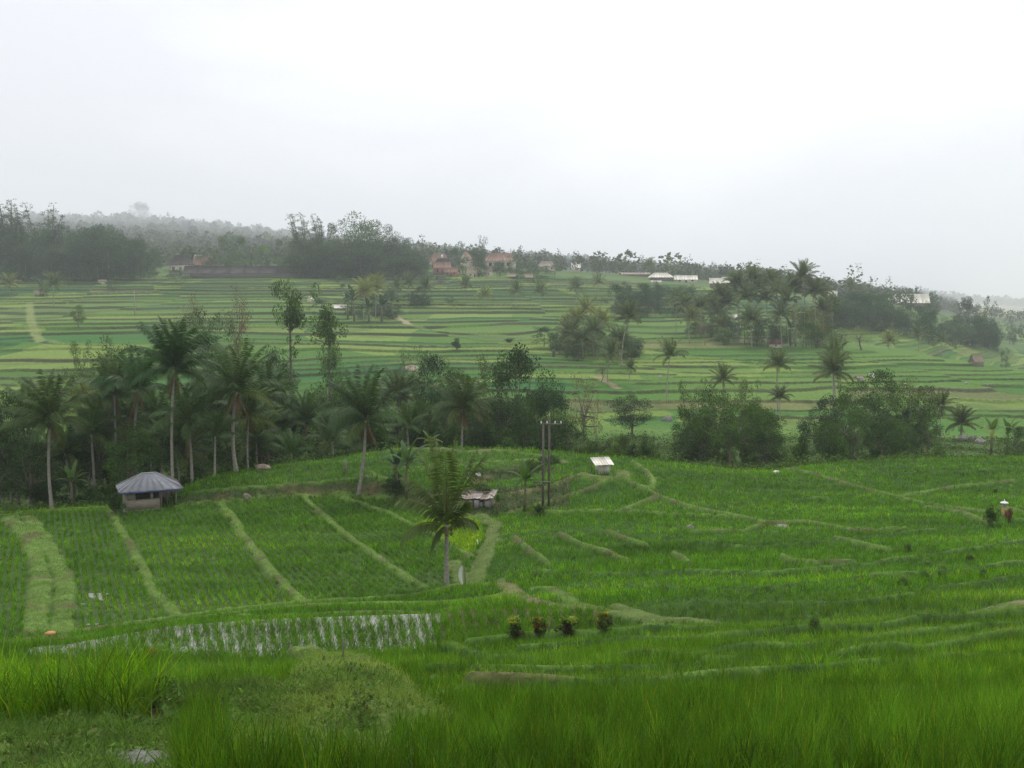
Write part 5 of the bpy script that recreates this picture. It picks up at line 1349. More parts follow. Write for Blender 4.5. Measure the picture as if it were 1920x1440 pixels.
# ---- leafy undergrowth that covers the gully floor and rims
def undergrowth():
    n = 240000
    Y = rng.uniform(84, 160, n); u = rng.uniform(-.58, .58, n); X = u * Y
    e = np.interp(u, US, EDGE)
    ok = (Y > e + .3) & (rng.uniform(size=n) < .25 + 1.2 * sst(.42, .6, fbm(X / 5, Y / 5, 81, 3)))
    X, Y = X[ok], Y[ok]; n = len(X)
    hump = 2.0 * np.clip(fbm(X / 4, Y / 4, 82, 3) - .38, 0, 1) * sst(0, 3, Y - np.interp(X / Y, US, EDGE))
    z = look(Z, X, Y) + rng.uniform(.0, 1, n) * hump * 2 + .05
    dk = sst(.0, .3, -(X / Y) + .05)
    col = (np.array((.060, .115, .026))[None] + 0 * dk[:, None]) * rng.uniform(.55, 1.6, (n, 1)); b = rng.uniform(size=n) < .08; col[b] *= np.array((1.8, 1.1, 1.1))
    V, Q, cc = leaf_quads(np.stack([X, Y, z], 1), .30, .17, .5, col)
    tag(link('undergrowth', mk_mesh('undergrowth', V, [Q], M_GRASS, cc)), kind='stuff')
undergrowth()
# ================================================================ HOUSES, HUTS, POSTS, STONES
M_TIN = mat_surf('zinc roof sheet', (.30, .31, .335), .45, 2.2, .35, spec=.5, metal=.25, c2=(.20, .21, .235), attr=True)
M_RUST = mat_surf('rusty sheet', (.32, .28, .23), .7, 1.6, .5, c2=(.17, .13, .10), attr=True)
M_WHITE = mat_surf('white sheet roof', (.80, .77, .68), .6, 1.2, .22, c2=(.52, .48, .40), attr=True)
M_OLDW = mat_surf('weathered pale sheet', (.46, .42, .37), .75, 2.2, .4, c2=(.20, .17, .15), attr=True)
M_THATCH = mat_surf('old thatch', (.34, .28, .19), .95, 3., .4, bump=.3)
M_TILE = mat_surf('clay tile roof', (.30, .17, .12), .85, 1.2, .45, c2=(.17, .11, .085), attr=True)
M_DTILE = mat_surf('dark tile roof', (.06, .05, .05), .85, 1.2, .4, attr=True)
M_CREAM = mat_surf('cream plaster', (.58, .52, .42), .9, 1.5, .25)
M_BRICKW = mat_surf('red brick wall', (.36, .17, .12), .9, 1.5, .3)
M_BRICK = mat_brick('weathered block wall', (.33, .29, .22), (.25, .22, .17), (.15, .13, .10), 2.6)
M_WOOD = mat_surf('grey wood', (.27, .23, .18), .85, 5., .45)
M_DWOOD = mat_surf('dark pole wood', (.16, .145, .125), .85, 4., .4)
M_DARK = mat_surf('dark interior', (.028, .025, .022), .9)
M_CONC = mat_surf('concrete', (.34, .33, .30), .9, 3., .35, bump=.2)
M_STONE = mat_surf('field stone', (.30, .285, .26), .9, 2.5, .5, c2=(.16, .15, .14), bump=.6)
M_BLUEB = mat_surf('blue painted board', (.09, .13, .30), .7)
M_CLOTHW = mat_surf('white cloth', (.80, .80, .78), .9, 3., .12)
M_CLOTHY = mat_surf('yellow cloth', (.52, .40, .14), .9, 3., .3)
M_METAL = mat_surf('grey metal', (.42, .42, .42), .5, 3., .2, metal=.4)

def rotm(a): return np.array([[cos(a), -sin(a), 0], [sin(a), cos(a), 0], [0, 0, 1]])

def slab(mb, P, th, col=(1, 1, 1)):
    """a quad given thickness downwards"""
    P = np.asarray(P, float); n = len(P)
    V = np.vstack([P, P - (0, 0, th)])
    Q = [(i, (i + 1) % n, (i + 1) % n + n, i + n) for i in range(n)]
    if n == 4: mb.add(V, Q=[(0, 1, 2, 3), (7, 6, 5, 4)] + Q, col=col)
    else: mb.add(V, T=[(0, 1, 2), (5, 4, 3)], Q=Q, col=col)

def roof_face(mb, a, b, c, d, n, th=.04, amp=.02):
    """sheeted slope: eave a-b, ridge d-c, cut into n strips with their own tone and slight lap"""
    a, b, c, d = (np.asarray(x, float) for x in (a, b, c, d))
    for i in range(n):
        t0, t1 = i / n, (i + 1) / n
        if np.allclose(c, d):
            q = [a + (b - a) * t0, a + (b - a) * t1, c]
        else: q = [a + (b - a) * t0, a + (b - a) * t1, d + (c - d) * t1, d + (c - d) * t0]
        q = np.array(q) + (0, 0, amp * (i % 2))
        slab(mb, q, th, np.ones(3) * rng.uniform(.82, 1.12))

def hip_roof(mb, w, d, z0, h, ridge, n=8, th=.05, oy=0.):
    x, y = w / 2, d / 2; r = ridge / 2
    A, B, C_, D = (-x, -y, z0), (x, -y, z0), (x, y, z0), (-x, y, z0); E_, G = (-r, oy, z0 + h), (r, oy, z0 + h)
    roof_face(mb, A, B, G, E_, n, th); roof_face(mb, C_, D, E_, G, n, th)
    roof_face(mb, B, C_, G, G, max(3, n // 2), th); roof_face(mb, D, A, E_, E_, max(3, n // 2), th)
def gable_roof(mb, w, d, z0, h, n=8, th=.06):
    x, y = w / 2, d / 2
    roof_face(mb, (-x, -y, z0), (x, -y, z0), (x, 0, z0 + h), (-x, 0, z0 + h), n, th)
    roof_face(mb, (x, y, z0), (-x, y, z0), (-x, 0, z0 + h), (x, 0, z0 + h), n, th)

# ---- the hut in front of the palms
lx, ly, lz = hit(270, 957)
ua, sa = ray(233, 929)
Yh = ly - .6
rzh = rad(25)
hz = lz - .05
hut = thing('hut', 'small field hut with grey blue hipped zinc roof and open porch', 'hut', (-.3656 * (ly + 1.5), ly + 1.5, hz), rzh)
W, D, WH = 3.9, 2.7, 1.72
mb = MB(); mb.box(-W / 2 - .15, W / 2 + .35, -D / 2 - .15, D / 2 + .15, -.5, .10); mb.build('floor_slab', M_CONC, hut)
mb = MB(); t = .12; xs = .55      # closed room from -W/2 to xs, porch to the right
mb.box(-W / 2, -W / 2 + t, -D / 2, D / 2, .10, WH); mb.box(-W / 2 + t, W / 2, D / 2 - t, D / 2, .10, WH); mb.box(xs, xs + t, -D / 2 + t, D / 2 - t, .10, WH)
mb.box(-W / 2 + t, xs + t, -D / 2, -D / 2 + t, .10, .92); mb.box(-W / 2 + t, -1.2, -D / 2, -D / 2 + t, .92, WH); mb.box(-.02, .14, -D / 2, -D / 2 + t, .92, 1.5)
mb.box(-1.2, xs + t, -D / 2, -D / 2 + t, 1.5, WH)
w_ = mb.build('wall', M_BRICK, hut)
for x0, x1 in ((-1.2, -.02), (.14, xs + t)):
    mb = MB(); mb.box(x0, x1, -D / 2 + .09, -D / 2 + .115, .92, 1.5); wi = mb.build('window', M_DARK, hut)
    mb = MB(); mb.box(x0, x1, -D / 2 - .03, -D / 2 + .05, .90, .95); mb.box(x0, x0 + .05, -D / 2 + .02, -D / 2 + .08, .95, 1.5); mb.box(x1 - .05, x1, -D / 2 + .02, -D / 2 + .08, .95, 1.5)
    link('frame', mb.mesh('frame', M_WOOD), wi)
for x, y in ((xs + .22, -D / 2 + .02), (W / 2 - .05, -D / 2 + .02), (W / 2 - .05, D / 2 - .2), (1.25, -D / 2 + .6)):
    mb = MB(); mb.tube([(x, y, .1), (x + .02, y, 1.0), (x, y, WH + .02)], [.06, .055, .05], 7); mb.build('post', M_WOOD, hut)
mb = MB(); mb.box(xs + t + .05, W / 2 - .1, D / 2 - .75, D / 2 - t - .02, .5, .56); mb.build('bench', M_WOOD, hut)
mb = MB(); hip_roof(mb, W + .95, D + .75, WH - .05, 1.12, 1.05, 7, .035); rf = mb.build('roof', M_TIN, hut)
mb = MB(); mb.tube([(-.58, 0, WH + 1.10), (.58, 0, WH + 1.10)], .06, 6)
for sx in (-1, 1):
    for sy in (-1, 1): mb.tube([(sx * .53, 0, WH + 1.10), (sx * (W + .95) / 2, sy * (D + .75) / 2, WH)], .045, 6)
link('ridge_cap', mb.mesh('ridge_cap', M_METAL), rf)
mb = MB()
for y in (-1, 1): mb.box(-(W + .85) / 2, (W + .85) / 2, y * (D + .7) / 2 - .015, y * (D + .7) / 2 + .015, WH - .20, WH - .07)
for x in (-1, 1): mb.box(x * (W + .85) / 2 - .015, x * (W + .85) / 2 + .015, -(D + .66) / 2, (D + .66) / 2, WH - .20, WH - .07)
mb.build('fascia', M_BLUEB, hut)

# ---- the white box hut
X, Y, z = hit(1131, 888)
bh = thing('pump_hut', 'tiny white box hut with sloping sheet roof on the grassy hill', 'hut', (X, Y + .4, z - .05), rad(14))
mb = MB(); mb.box(-.65, .65, -.55, .55, -.3, .08); mb.build('base', M_CONC, bh)
mb = MB()
for k in range(9):
    x = -.52 + k * 1.04 / 9; mb.box(x, x + 1.04 / 9 - .008, -.45 - .012 * (k % 2), .45, .08, .92, col=np.ones(3) * rng.uniform(.8, 1.1))
mb.build('wall', M_WHITE, bh)
mb = MB(); roof_face(mb, (-.95, -.75, .86), (.78, -.75, .86), (.78, .65, 1.32), (-.95, .65, 1.32), 7, .04, .015); mb.build('roof', M_WHITE, bh)
for x in (-.85, .5):
    mb = MB(); mb.tube([(x, .5, 0), (x, .5, 1.27)], .04, 6); mb.build('post', M_WOOD, bh)

# ---- rubble shelter under rusty sheets
X, Y, z = hit(896, 950)
sh = thing('shelter', 'low tumbledown shelter of rusty and white sheets among banana plants', 'shelter', (X, Y + .6, z), rad(-8))
mb = MB()
for k in range(46):
    x = rng.uniform(-1.15, 1.15); y = rng.uniform(-.75, .5); r = rng.uniform(.1, .22)
    mb.box(x - r, x + r, y - r * .8, y + r * .8, -.2, rng.uniform(.15, .62), col=np.ones(3) * rng.uniform(.6, 1.2))
mb.build('rubble_wall', M_STONE, sh)
for k, (x0, x1, m_, dz) in enumerate(((-1.35, -.35, M_RUST, 0), (-.4, .35, M_OLDW, .05), (.3, 1.0, M_RUST, .02), (.85, 1.35, M_OLDW, .1))):
    mb = MB(); roof_face(mb, (x0, -.85 + .1 * (k % 2), .62 + dz), (x1, -.9, .66 + dz), (x1 + .1, .7, 1.02 + dz), (x0 + .05, .7, 1.05 + dz), 4, .025); mb.build('roof_sheet', m_, sh)
for x in (-1.2, 1.2):
    mb = MB(); mb.tube([(x, -.8, -.1), (x, -.8, .6)], .05, 6); mb.build('post', M_WOOD, sh)
mb = MB(); mb.tube([(-1.3, -.5, 1.0), (1.2, -.1, 1.12)], .035, 5); mb.build('roof_pole', M_WOOD, sh)

# ---- twin pole power line frame
X1, Y1, z1 = hit(1018, 948); X2, Y2, z2 = hit(1029, 943)
pl = thing('utility_pole', 'pair of tall dark wooden power poles joined by crossbars', 'utility pole', (X1, Y1, z1))
ht = ray(1022, 786)[1] * Y1 - z1
x2, y2 = X2 - X1, (Y2 - Y1) * .4 + .1
for (x, y, dz) in ((0, 0, -.35), (x2, y2, 0)):
    mb = MB(); mb.tube([(x, y, -.6), (x, y, ht * .5), (x + .02, y, ht + dz)], [.105, .095, .075], 9); mb.build('pole', M_DWOOD, pl)
mb = MB(); mb.box(-.25, x2 + 1.0, y2 * .5 - .19, y2 * .5 - .09, ht - .45, ht - .33); cb_ = mb.build('crossarm', M_DWOOD, pl)
for x in (-.15, .3, x2 + .45, x2 + .9):
    mb = MB(); V0 = [(.02, 0), (.05, .02), (.06, .09), (.03, .12), (.05, .15), (.02, .2)]
    mb.lathe(V0, 8); o = link('insulator', mb.mesh('insulator', M_CLOTHW), cb_, (x, y2 * .5 - .14, ht - .33))
mb = MB(); hb_ = ray(1020, 903)[1] * Y1 - z1
mb.box(-.75, x2 + .14, -.2, -.12, hb_ - .05, hb_ + .05); mb.build('crossarm', M_WOOD, pl)
mb = MB(); mb.tube([(-.75, -.16, hb_), (0, -.14, hb_ - .75)], .035, 5); mb.build('brace', M_WOOD, pl)

# ---- shrine
X, Y, z = hit(1882, 972)
sr = thing('shrine', 'small rice field shrine wrapped in yellow cloth under a white cap', 'shrine', (X, Y, z - .05), scale=(.72, .72, .78))
mb = MB(); mb.box(-.24, .24, -.24, .24, -.2, .22); mb.box(-.19, .19, -.19, .19, .22, .34); mb.build('base', M_STONE, sr)
mb = MB(); mb.box(-.13, .13, -.13, .13, .34, 1.12); mb.box(-.2, .2, -.2, .2, 1.12, 1.2); mb.build('pillar', M_CONC, sr)
mb = MB(); mb.lathe([(.31, .38), (.29, .5), (.22, .85), (.17, 1.1)], 12)
mb.build('cloth', M_CLOTHY, sr)
mb = MB(); mb.box(-.05, .09, -.36, -.29, .4, .9); mb.build('niche', M_BRICKW, sr)
mb = MB(); mb.lathe([(.12, 1.2), (.11, 1.36), (.16, 1.4)], 12); mb.build('neck', M_METAL, sr)
mb = MB(); mb.lathe([(.30, 1.40), (.37, 1.43), (.36, 1.48), (.2, 1.55), (.06, 1.60), (.035, 1.72), (.01, 1.78)], 20); mb.build('cap', M_CLOTHW, sr, True)

# ---- white cloth on a short pole beside the windblown palm
X, Y, z = hit(869, 1097)
fl = thing('field_flag', 'narrow white cloth hanging on a short dark pole by the windblown palm', 'flag', (X, Y, z))
mb = MB(); mb.tube([(.1, 0, -.2), (.09, 0, .7), (.02, 0, 1.28)], [.035, .03, .02], 6); mb.build('pole', M_DWOOD, fl)
mb = MB(); V = []; n = 10
for i in range(n + 1):
    t_ = i / n; w_ = .11 * sin(pi * (.12 + .8 * t_)) ** .7
    for s in (-1, -.3, .4, 1): V.append((-.08 - .09 * sin(pi * t_) + s * w_, -.06 - .05 * cos(s * 3 + t_ * 2), .06 + 1.1 * t_))
mb.add(V, Q=[(4 * i + j, 4 * i + j + 1, 4 * i + j + 5, 4 * i + j + 4) for i in range(n) for j in range(3)]); mb.build('cloth', M_CLOTHW, fl, True)

# ---- posts and sticks
def post(label, px, base, top, r=.05, mat=None, cat='post', name='post', lean=0., d=None):
    X, Y, z = hit(px, base) if d is None else spot(px, d)
    h = ray(px, top)[1] * Y - z
    mb = MB(); mb.tube([(0, 0, -.2), (lean * .5 + .01, 0, h * .55), (lean, 0, h)], [r, r * .9, r * .75], 7)
    o = link(name, mb.mesh(name, mat or M_WOOD), None, (X, Y, z)); return tag(o, label, cat)
post('brown wooden post standing in the upper rice strip', 648, 889, 864, .13, M_RUST)
post('thin pale utility pole alone on the left terraces', 253, 592, 545, .16, M_CONC, 'pole', 'pole')
post('short white stick leaning at the yellow green seedbed', 897, 1022, 1012, .04, M_CLOTHW, 'stick', 'stick', -.1)
post('thin stick standing in the tall rice before the flooded paddy', 643, 1232, 1195, .015, M_WOOD, 'stick', 'stick')
post('dark stick at the right end of the croton row', 1029, 1183, 1165, .03, M_WOOD, 'stick', 'stick')
post('dark stump on a terrace corner of the far slope', 1038, 668, 655, .4, M_DWOOD, 'stump', 'stump')
post('left pale pole in the right grove', 1375, 640, 585, .15, M_CONC, 'pole', 'pole')
post('right pale pole in the right grove', 1386, 640, 590, .15, M_CONC, 'pole', 'pole')
#post('thin dark mast far off on the right skyline', 1827, 0, 512, .5, M_METAL, 'mast', 'mast', d=1300)
X, Y, z = hit(95, 1212)
ms_ = thing('feeder_post', 'short post with a flat orange cap at the corner of the left bund', 'post', (X, Y, z))
mb = MB(); mb.tube([(0, 0, -.2), (0, 0, .55)], [.035, .03], 7); mb.build('post', M_RUST, ms_)
mb = MB(); mb.lathe([(.05, .53), (.22, .55), (.24, .58), (.12, .64), (.02, .66)], 12); mb.build('cap', mat_surf('orange tin', (.50, .25, .10), .7, 4., .3), ms_)

# ---- stones
def stone(label, px, base, w, h, mat=None, flat=1., name='stone', cat='stone', seed=0, d=None):
    X, Y, z = hit(px, base) if d is None else spot(px, d)
    r = w / F * Y / 2; hh_ = h / F * Y
    rs = np.random.RandomState(seed + int(px)); V = []; n, k = 16, 9
    for i in range(k):
        th = pi * i / (k - 1)
        for j in range(n):
            ph = 2 * pi * j / n; dx, dy, dz = sin(th) * cos(ph), sin(th) * sin(ph), cos(th)
            q = 1 + .7 * (float(vn(dx * 2.1 + seed, dy * 2.1 + dz * 1.9, 5 + px)) - .5) + .35 * (float(vn(dx * 5, dy * 5 + dz * 4, px)) - .5)
            V.append((dx * r * q, dy * r * .8 * q, dz * hh_ * q * .9 + hh_ * .05))
    Q = [(i * n + j, (i + 1) * n + j, (i + 1) * n + (j + 1) % n, i * n + (j + 1) % n) for i in range(k - 1) for j in range(n)]
    o = link(name, mk_mesh(name, V, [Q], mat or M_STONE, np.ones((len(V), 3)), smooth=True), None, (X, Y + r * .4, z), rs.uniform(0, 1)); return tag(o, label, cat)
stone('dark rounded boulder alone in the right rice slope', 1294, 992, 15, 9)
stone('flat brown stone on the bund right of the boulder', 1468, 989, 26, 5)
stone('pale wet stone slab in the weeds at the bottom left corner', 256, 1440, 120, 11, mat_surf('wet slab', (.15, .145, .13), .5, 9., .4, spec=.4, bump=.8, c2=(.05, .065, .03)))
stone('pale heap of stones between palms and upper rice strip', 492, 880, 34, 8, mat_surf('pale rubble', (.30, .24, .19), .95, 2.5, .4, bump=.5))
stone('small stones by the feeder post', 108, 1214, 14, 6)
stone('pale stone on the upper terrace rim', 688, 896, 8, 5); stone('small brown stone in the bank of the rice strip', 462, 934, 14, 8, M_RUST)
stone('white stone at the foot of the grassy step', 897, 892, 10, 7, M_CLOTHW)
stone('white stone lying on the rim between the two right fields', 1456, 887, 12, 5, M_CLOTHW)
stone('tan boulder on the far side of the gully between thin trees', 770, -695, 30, 11, mat_surf('tan boulder', (.36, .30, .22), .95, 2.5, .35, bump=.5), d=-696)
stone('grey stone heap in the gully right of the compact dark tree', 1253, -790, 20, 9, d=-790)
stone('grey stone heap by the short wide palm', 1815, 828, 40, 12); stone('dark stone heap right of the short wide palm', 1840, 832, 24, 9)
for i, (px, py) in enumerate(((1700, 722), (1812, 720), (1850, 722), (1618, 714), (1238, 708), (1720, 770))):
    stone('pale stone lying on a terrace wall of the far slope', px, py, 9, 4, M_CONC).__setitem__('group', 'pale stones on the far terraces')

# ---- houses on the far side
def house(label, px, d, top, w, roof='gable', rm=None, wm=None, wallfrac=.45, rz=0., depth=.6, cat='house', name='house', open_=False, windows=2, over=1.12, ridge=.5):
    X, Y, z = spot(px, d); wid = w / F * Y; H = ray(px, top)[1] * Y - z
    H = max(H, .8); dp = max(wid * depth, 1.2); wh = H * wallfrac
    t = thing(name, label, cat, (X, Y + dp * .4, z), rz)
    mb = MB(); ww, dd = wid / over, dp / over
    if open_:
        for x in (-1, 1):
            for y in (-1, 1):
                m2 = MB(); m2.tube([(x * ww * .42, y * dd * .42, -.4), (x * ww * .42, y * dd * .42, wh + .05)], .09, 5); m2.build('post', M_WOOD, t)
        mb.box(-ww * .45, ww * .45, -dd * .45, dd * .45, wh * .35, wh * .5); mb.build('platform', M_WOOD, t)
    else:
        mb.box(-ww / 2, ww / 2, -dd / 2, dd / 2, -.8, wh + .02); mb.build('wall', wm or M_CREAM, t)
        for k in range(windows):
            x = ww * (-.30 + .6 * (k / max(1, windows - 1) if windows > 1 else .5)); m2 = MB(); m2.box(x - ww * .055, x + ww * .055, -dd / 2 - .03, -dd / 2 + .05, wh * .38, wh * .8); m2.build('window', M_DARK, t)
        if wid > 4 and windows > 1:
            m2 = MB(); m2.box(-ww * .06, ww * .06, -dd / 2 - .04, -dd / 2 + .05, 0, wh * .8); m2.build('door', M_DWOOD, t)
    mb = MB()
    if roof == 'hip': hip_roof(mb, wid, dp, wh, H - wh, wid * ridge, 8, .12)
    elif roof == 'shed': roof_face(mb, (-wid / 2, -dp / 2, wh), (wid / 2, -dp / 2, wh), (wid / 2, dp / 2, H), (-wid / 2, dp / 2, H), 6, .1)
    else: gable_roof(mb, wid, dp, wh, H - wh, 9, .1)
    mb.build('roof', rm or M_TILE, t)
    if roof == 'gable' and not open_:
        m2 = MB(); x = ww / 2 - .02
        for s in (-1, 1): m2.add([(s * x, -dd / 2, wh), (s * x, dd / 2, wh), (s * x, 0, wh + (H - wh) * .86)], T=[(0, 1, 2)])
        m2.build('gable_wall', wm or M_CREAM, t)
    return t
house('very long low barn with dark tiled roof on the plateau edge', 478, 508, 498, 262, 'gable', M_DTILE, M_DWOOD, .30, rad(-1), .12, 'barn', 'barn', windows=0)
house('hip roofed tan shed at the right end of the long barn', 592, 508, 504, 40, 'hip', M_THATCH, M_DWOOD, .4, 0, .6, 'shed', 'shed', windows=0)
house('cream walled house with dark roof left of the long barn', 343, 524, 478, 46, 'hip', M_DTILE, M_CREAM, .52, rad(8), .6, windows=2)
house('red brown roofed house right of the cream walled one', 385, 530, 479, 38, 'gable', M_TILE, M_BRICKW, .5, rad(-15), .7)
house('small shed with bright tin roof between barn houses', 376, 545, 477, 15, 'shed', M_WHITE, M_BRICKW, .7, 0, .7, 'shed', 'shed', windows=1)
house('topmost brown roofed house at left of the village', 824, 560, 474, 40, 'hip', M_TILE, M_CREAM, .45, rad(5))
house('wide brown roofed house with white water tank, middle left of village', 832, 535, 484, 40, 'hip', M_DTILE, M_BRICKW, .45, rad(-8))
house('red walled house lower left in the village', 829, 520, 491, 34, 'gable', M_TILE, M_BRICKW, .55, rad(12))
house('tan roofed low house at the village field edge', 849, 511, 502, 26, 'gable', M_TILE, M_BRICKW, .4, rad(-20))
house('red roofed house between the two village trees', 874, 565, 472, 24, 'gable', M_TILE, M_CREAM, .45, rad(70), .9)
house('low house with tan gable at the village field edge', 888, 510, 500, 28, 'gable', M_THATCH, M_CREAM, .4, rad(20))
house('largest village house with long reddish hipped roof and pale veranda', 938, 560, 474, 62, 'hip', M_TILE, M_CREAM, .5, rad(-6), .55, windows=4, ridge=.6)
house('small tan house under the largest village roof', 917, 508, 499, 15, 'gable', M_RUST, M_CREAM, .5, 0, .8, windows=1)
house('house with orange tan roof at the right end of the village', 1024, 575, 489, 36, 'hip', M_RUST, M_CREAM, .4, 0)
house('far white shed on the hazy slope right of the village', 1079, 700, 492, 18, 'shed', M_WHITE, M_CREAM, .45, 0, .6, 'shed', 'shed', windows=1)
for lb, px, d, top, w, m_, r_ in (('dark open hut on the top terrace below the red house', 826, -529, 518, 16, M_DTILE, 30), ('left of two thatched field huts below the village', 961, -523, 513, 18, M_THATCH, -25), ('right of two thatched field huts below the village', 992, -526, 513, 18, M_THATCH, 10)):
    house(lb, px, d, top, w, 'gable', m_, None, .45, rad(r_), .75, 'field hut', 'field_hut', True)
house('long brown roofed building left of the white roofs', 1190, 560, 510, 56, 'gable', M_RUST, M_DWOOD, .4, 0, .3, windows=0)
house('building with broad white roof, left of the white roofs', 1238, 545, 511, 46, 'hip', M_WHITE, M_DWOOD, .42, rad(6), .5, windows=0, ridge=.55)
house('building with white grey roof, middle of the white roofs', 1284, 550, 516, 44, 'gable', M_WHITE, M_CREAM, .4, rad(-4), .45, windows=2)
house('small white walled shed below the broad white roof', 1229, 520, 526, 20, 'shed', M_WHITE, M_CREAM, .7, 0, .6, 'shed', 'shed', windows=1)
house('building with bright white roof at right of the white roofs', 1347, 530, 521, 38, 'gable', M_WHITE, M_DWOOD, .45, rad(-10), .5, windows=0)
house('pale roofed shed behind the bright white roof', 1362, 560, 519, 22, 'gable', M_WHITE, M_CREAM, .5, 0, .6, 'shed', 'shed', windows=1)
house('large building with wide pale roof on the right hill', 1708, 600, 551, 62, 'gable', M_WHITE, M_DWOOD, .35, rad(-8), .5, windows=0)
house('low white wing beside the wide pale roof on the right hill', 1668, 610, 556, 26, 'shed', M_WHITE, M_CREAM, .6, 0, .6, 'shed', 'shed', windows=1)
house('small grey roof among the right hill trees by the skyline', 1555, 560, 545, 24, 'gable', M_WHITE, M_CREAM, .4, rad(-20), .6, 'shed', 'shed', windows=0)
house('small hut with tilted pale roof beside a palm on the left terraces', 71, -556, 544, 18, 'gable', M_RUST, None, .5, rad(25), .7, 'field hut', 'field_hut', True)
house('low pale hut on the upper left terraces', 191, -532, 524, 15, 'gable', M_THATCH, M_CREAM, .45, 0, .7, 'field hut', 'field_hut', windows=0)
house('grey tin roofed hut right of the tall slender tree', 636, -582, 571, 26, 'gable', M_WHITE, M_DWOOD, .4, rad(8), .6, 'field hut', 'field_hut', windows=0)
house('small white gabled hut behind the tall slender tree', 582, -566, 556, 11, 'gable', M_WHITE, M_CREAM, .5, rad(60), .8, 'field hut', 'field_hut', windows=1)
house('red roofed small house with white wall under the right grove', 1457, -652, 637, 28, 'gable', M_TILE, M_CREAM, .45, rad(-15), .7, windows=1)
house('small white roofed shelter on posts in the right grove', 1380, -600, 589, 11, 'gable', M_WHITE, None, .5, 0, .8, 'shelter', 'field_hut', True)
house('tan thatched field hut on the brow at the right edge', 1832, 270, 664, 24, 'gable', M_THATCH, M_WOOD, .35, rad(20), .7, 'field hut', 'field_hut', windows=0)
house('tiny tin hut on the hazy far right slope', 1815, -645, 637, 12, 'gable', M_WHITE, M_CREAM, .5, rad(-10), .8, 'field hut', 'field_hut', windows=0)
house('white hut front above the far right gully clump', 1636, -707, 701, 10, 'shed', M_WHITE, M_CLOTHW, .7, 0, .8, 'field hut', 'field_hut', windows=0)
house('tan field shelter left of the white hut front', 1612, -712, 704, 14, 'gable', M_RUST, M_WOOD, .4, rad(15), .8, 'field hut', 'field_hut', windows=0)
X, Y, z = hit(815, 520)
tk = thing('water_tank', 'white water tank on a village roof', 'tank', (ray(829, 480)[0] * 531, 531, ray(829, 480)[1] * 531 - .7))
mb = MB(); mb.lathe([(.5, 0), (.55, .1), (.55, 1.2), (.3, 1.45), (.08, 1.5)], 14); mb.build('barrel', M_CLOTHW, tk)
# ================================================================ AIR, SKY, LIGHT, CAMERA
zmin = float(Z.min())
hb = MB(); hb.box(-4300, 4300, -60, 6200, zmin - 1, 420)
haze = hb.build('haze', None)
m = bpy.data.materials.new('haze'); m.use_nodes = True; nt = m.node_tree; nt.nodes.clear()
out = nt.nodes.new('ShaderNodeOutputMaterial'); pv = nt.nodes.new('ShaderNodeVolumePrincipled')
pv.inputs['Color'].default_value = (.91, .955, 1, 1); pv.inputs['Density'].default_value = HAZE; pv.inputs['Anisotropy'].default_value = .5
nt.links.new(pv.outputs[0], out.inputs['Volume'])
haze.data.materials.clear(); haze.data.materials.append(m)
tag(haze, kind='stuff')

SUN_EL, SUN_AZ = rad(58), rad(10)        # high, a little right of straight ahead, behind thin cloud
w = bpy.data.worlds.new('World'); SC.world = w; w.use_nodes = True
nt = w.node_tree; nt.nodes.clear(); N = nt.nodes; L = nt.links
out = N.new('ShaderNodeOutputWorld'); bg = N.new('ShaderNodeBackground'); bg.inputs['Strength'].default_value = .1
sky = N.new('ShaderNodeTexSky'); sky.sky_type = 'NISHITA'; sky.sun_disc = False
sky.sun_elevation = SUN_EL; sky.sun_rotation = SUN_AZ; sky.altitude = 600; sky.dust_density = 3
tc = N.new('ShaderNodeTexCoord')
mp = N.new('ShaderNodeMapping'); mp.inputs['Scale'].default_value = (1.2, 1.2, 3.6); mp.inputs['Location'].default_value = (1.3, .4, .2)
nz = N.new('ShaderNodeTexNoise'); nz.inputs['Scale'].default_value = 1.5; nz.inputs['Detail'].default_value = 5; nz.inputs['Roughness'].default_value = .5; nz.inputs['Distortion'].default_value = .35
L.new(tc.outputs['Generated'], mp.inputs[0]); L.new(mp.outputs[0], nz.inputs['Vector'])
rp = N.new('ShaderNodeValToRGB'); e = rp.color_ramp.elements
e[0].position = .40; e[0].color = (6.1, 6.08, 6.4, 1); e[1].position = .60; e[1].color = (7.6, 7.55, 7.75, 1)
L.new(nz.outputs['Fac'], rp.inputs['Fac'])
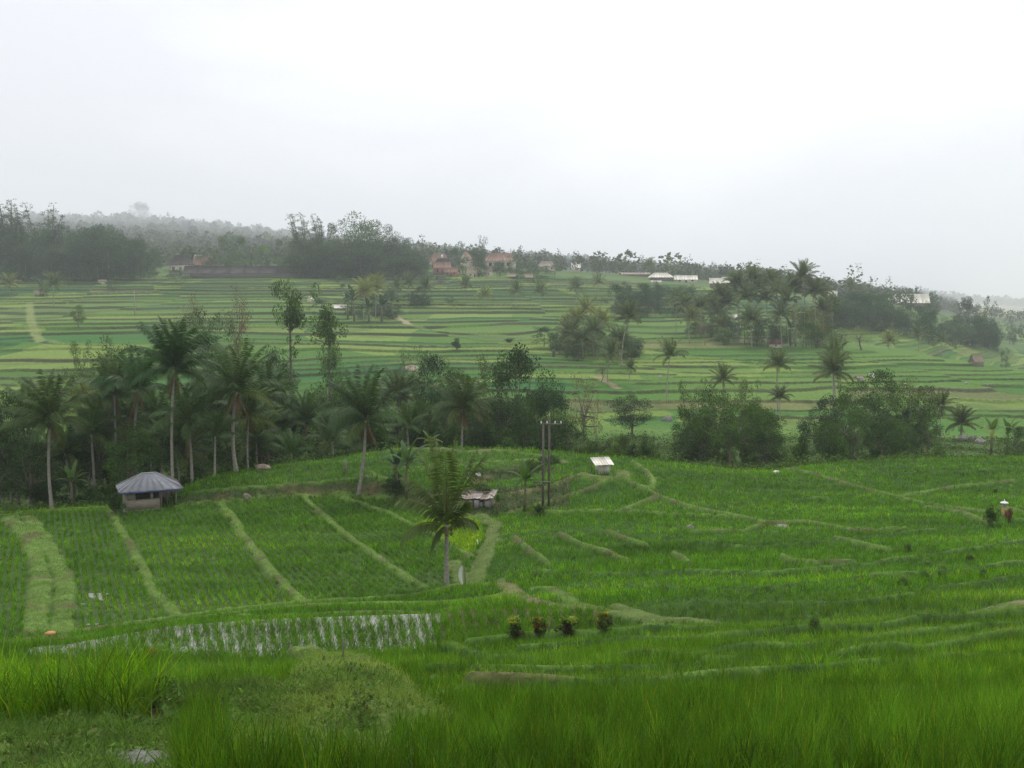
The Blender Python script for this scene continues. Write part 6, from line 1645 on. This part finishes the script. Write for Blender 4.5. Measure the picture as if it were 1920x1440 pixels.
# cloud thins around the hidden sun: brighter there
geo = N.new('ShaderNodeVectorMath'); geo.operation = 'DOT_PRODUCT'
sd = (sin(SUN_AZ) * cos(rad(30)), cos(SUN_AZ) * cos(rad(30)), sin(rad(30)))
geo.inputs[1].default_value = sd
nm = N.new('ShaderNodeVectorMath'); nm.operation = 'NORMALIZE'
L.new(tc.outputs['Generated'], nm.inputs[0]); L.new(nm.outputs[0], geo.inputs[0])
mr = N.new('ShaderNodeMapRange'); mr.inputs[1].default_value = .80; mr.inputs[2].default_value = 1.; mr.inputs[3].default_value = .95; mr.inputs[4].default_value = 1.02
L.new(geo.outputs['Value'], mr.inputs[0])
mul = N.new('ShaderNodeMix'); mul.data_type = 'RGBA'; mul.blend_type = 'MULTIPLY'; mul.inputs[0].default_value = 1
L.new(rp.outputs['Color'], mul.inputs[6]); L.new(mr.outputs[0], mul.inputs[7])
mx = N.new('ShaderNodeMix'); mx.data_type = 'RGBA'; mx.inputs[0].default_value = .93
L.new(sky.outputs[0], mx.inputs[6]); L.new(mul.outputs[2], mx.inputs[7])
L.new(mx.outputs[2], bg.inputs['Color']); L.new(bg.outputs[0], out.inputs['Surface'])

sun = bpy.data.lights.new('sun', 'SUN'); sun.energy = 1.5; sun.angle = rad(14); sun.color = (1, .96, .9)
so = bpy.data.objects.new('sun', sun); COL.objects.link(so)
from mathutils import Vector
so.rotation_euler = Vector((-sin(SUN_AZ) * cos(SUN_EL), -cos(SUN_AZ) * cos(SUN_EL), -sin(SUN_EL))).to_track_quat('-Z', 'Y').to_euler()

cam = bpy.data.cameras.new('camera'); cam.sensor_fit = 'HORIZONTAL'; cam.sensor_width = 36
cam.lens = 36 * F / 1920; cam.clip_start = .1; cam.clip_end = 9000
co = bpy.data.objects.new('camera', cam); COL.objects.link(co)
co.location = (0, 0, 0); co.rotation_euler = (pi / 2 - PIT, 0, 0)
SC.camera = co
SC.render.engine = 'CYCLES'
SC.view_settings.view_transform = 'Standard'; SC.view_settings.look = 'None'
SC.view_settings.exposure = EXPO; SC.view_settings.gamma = 1
cy = SC.cycles
cy.max_bounces = 6; cy.diffuse_bounces = 3; cy.glossy_bounces = 2; cy.transmission_bounces = 3; cy.volume_bounces = 3; cy.transparent_max_bounces = 8
cy.caustics_reflective = False; cy.caustics_refractive = False
cy.sample_clamp_indirect = 4
cy.use_denoising = DENO
cy.denoising_prefilter = 'NONE'
try: cy.denoiser = 'OPENIMAGEDENOISE'
except Exception: pass
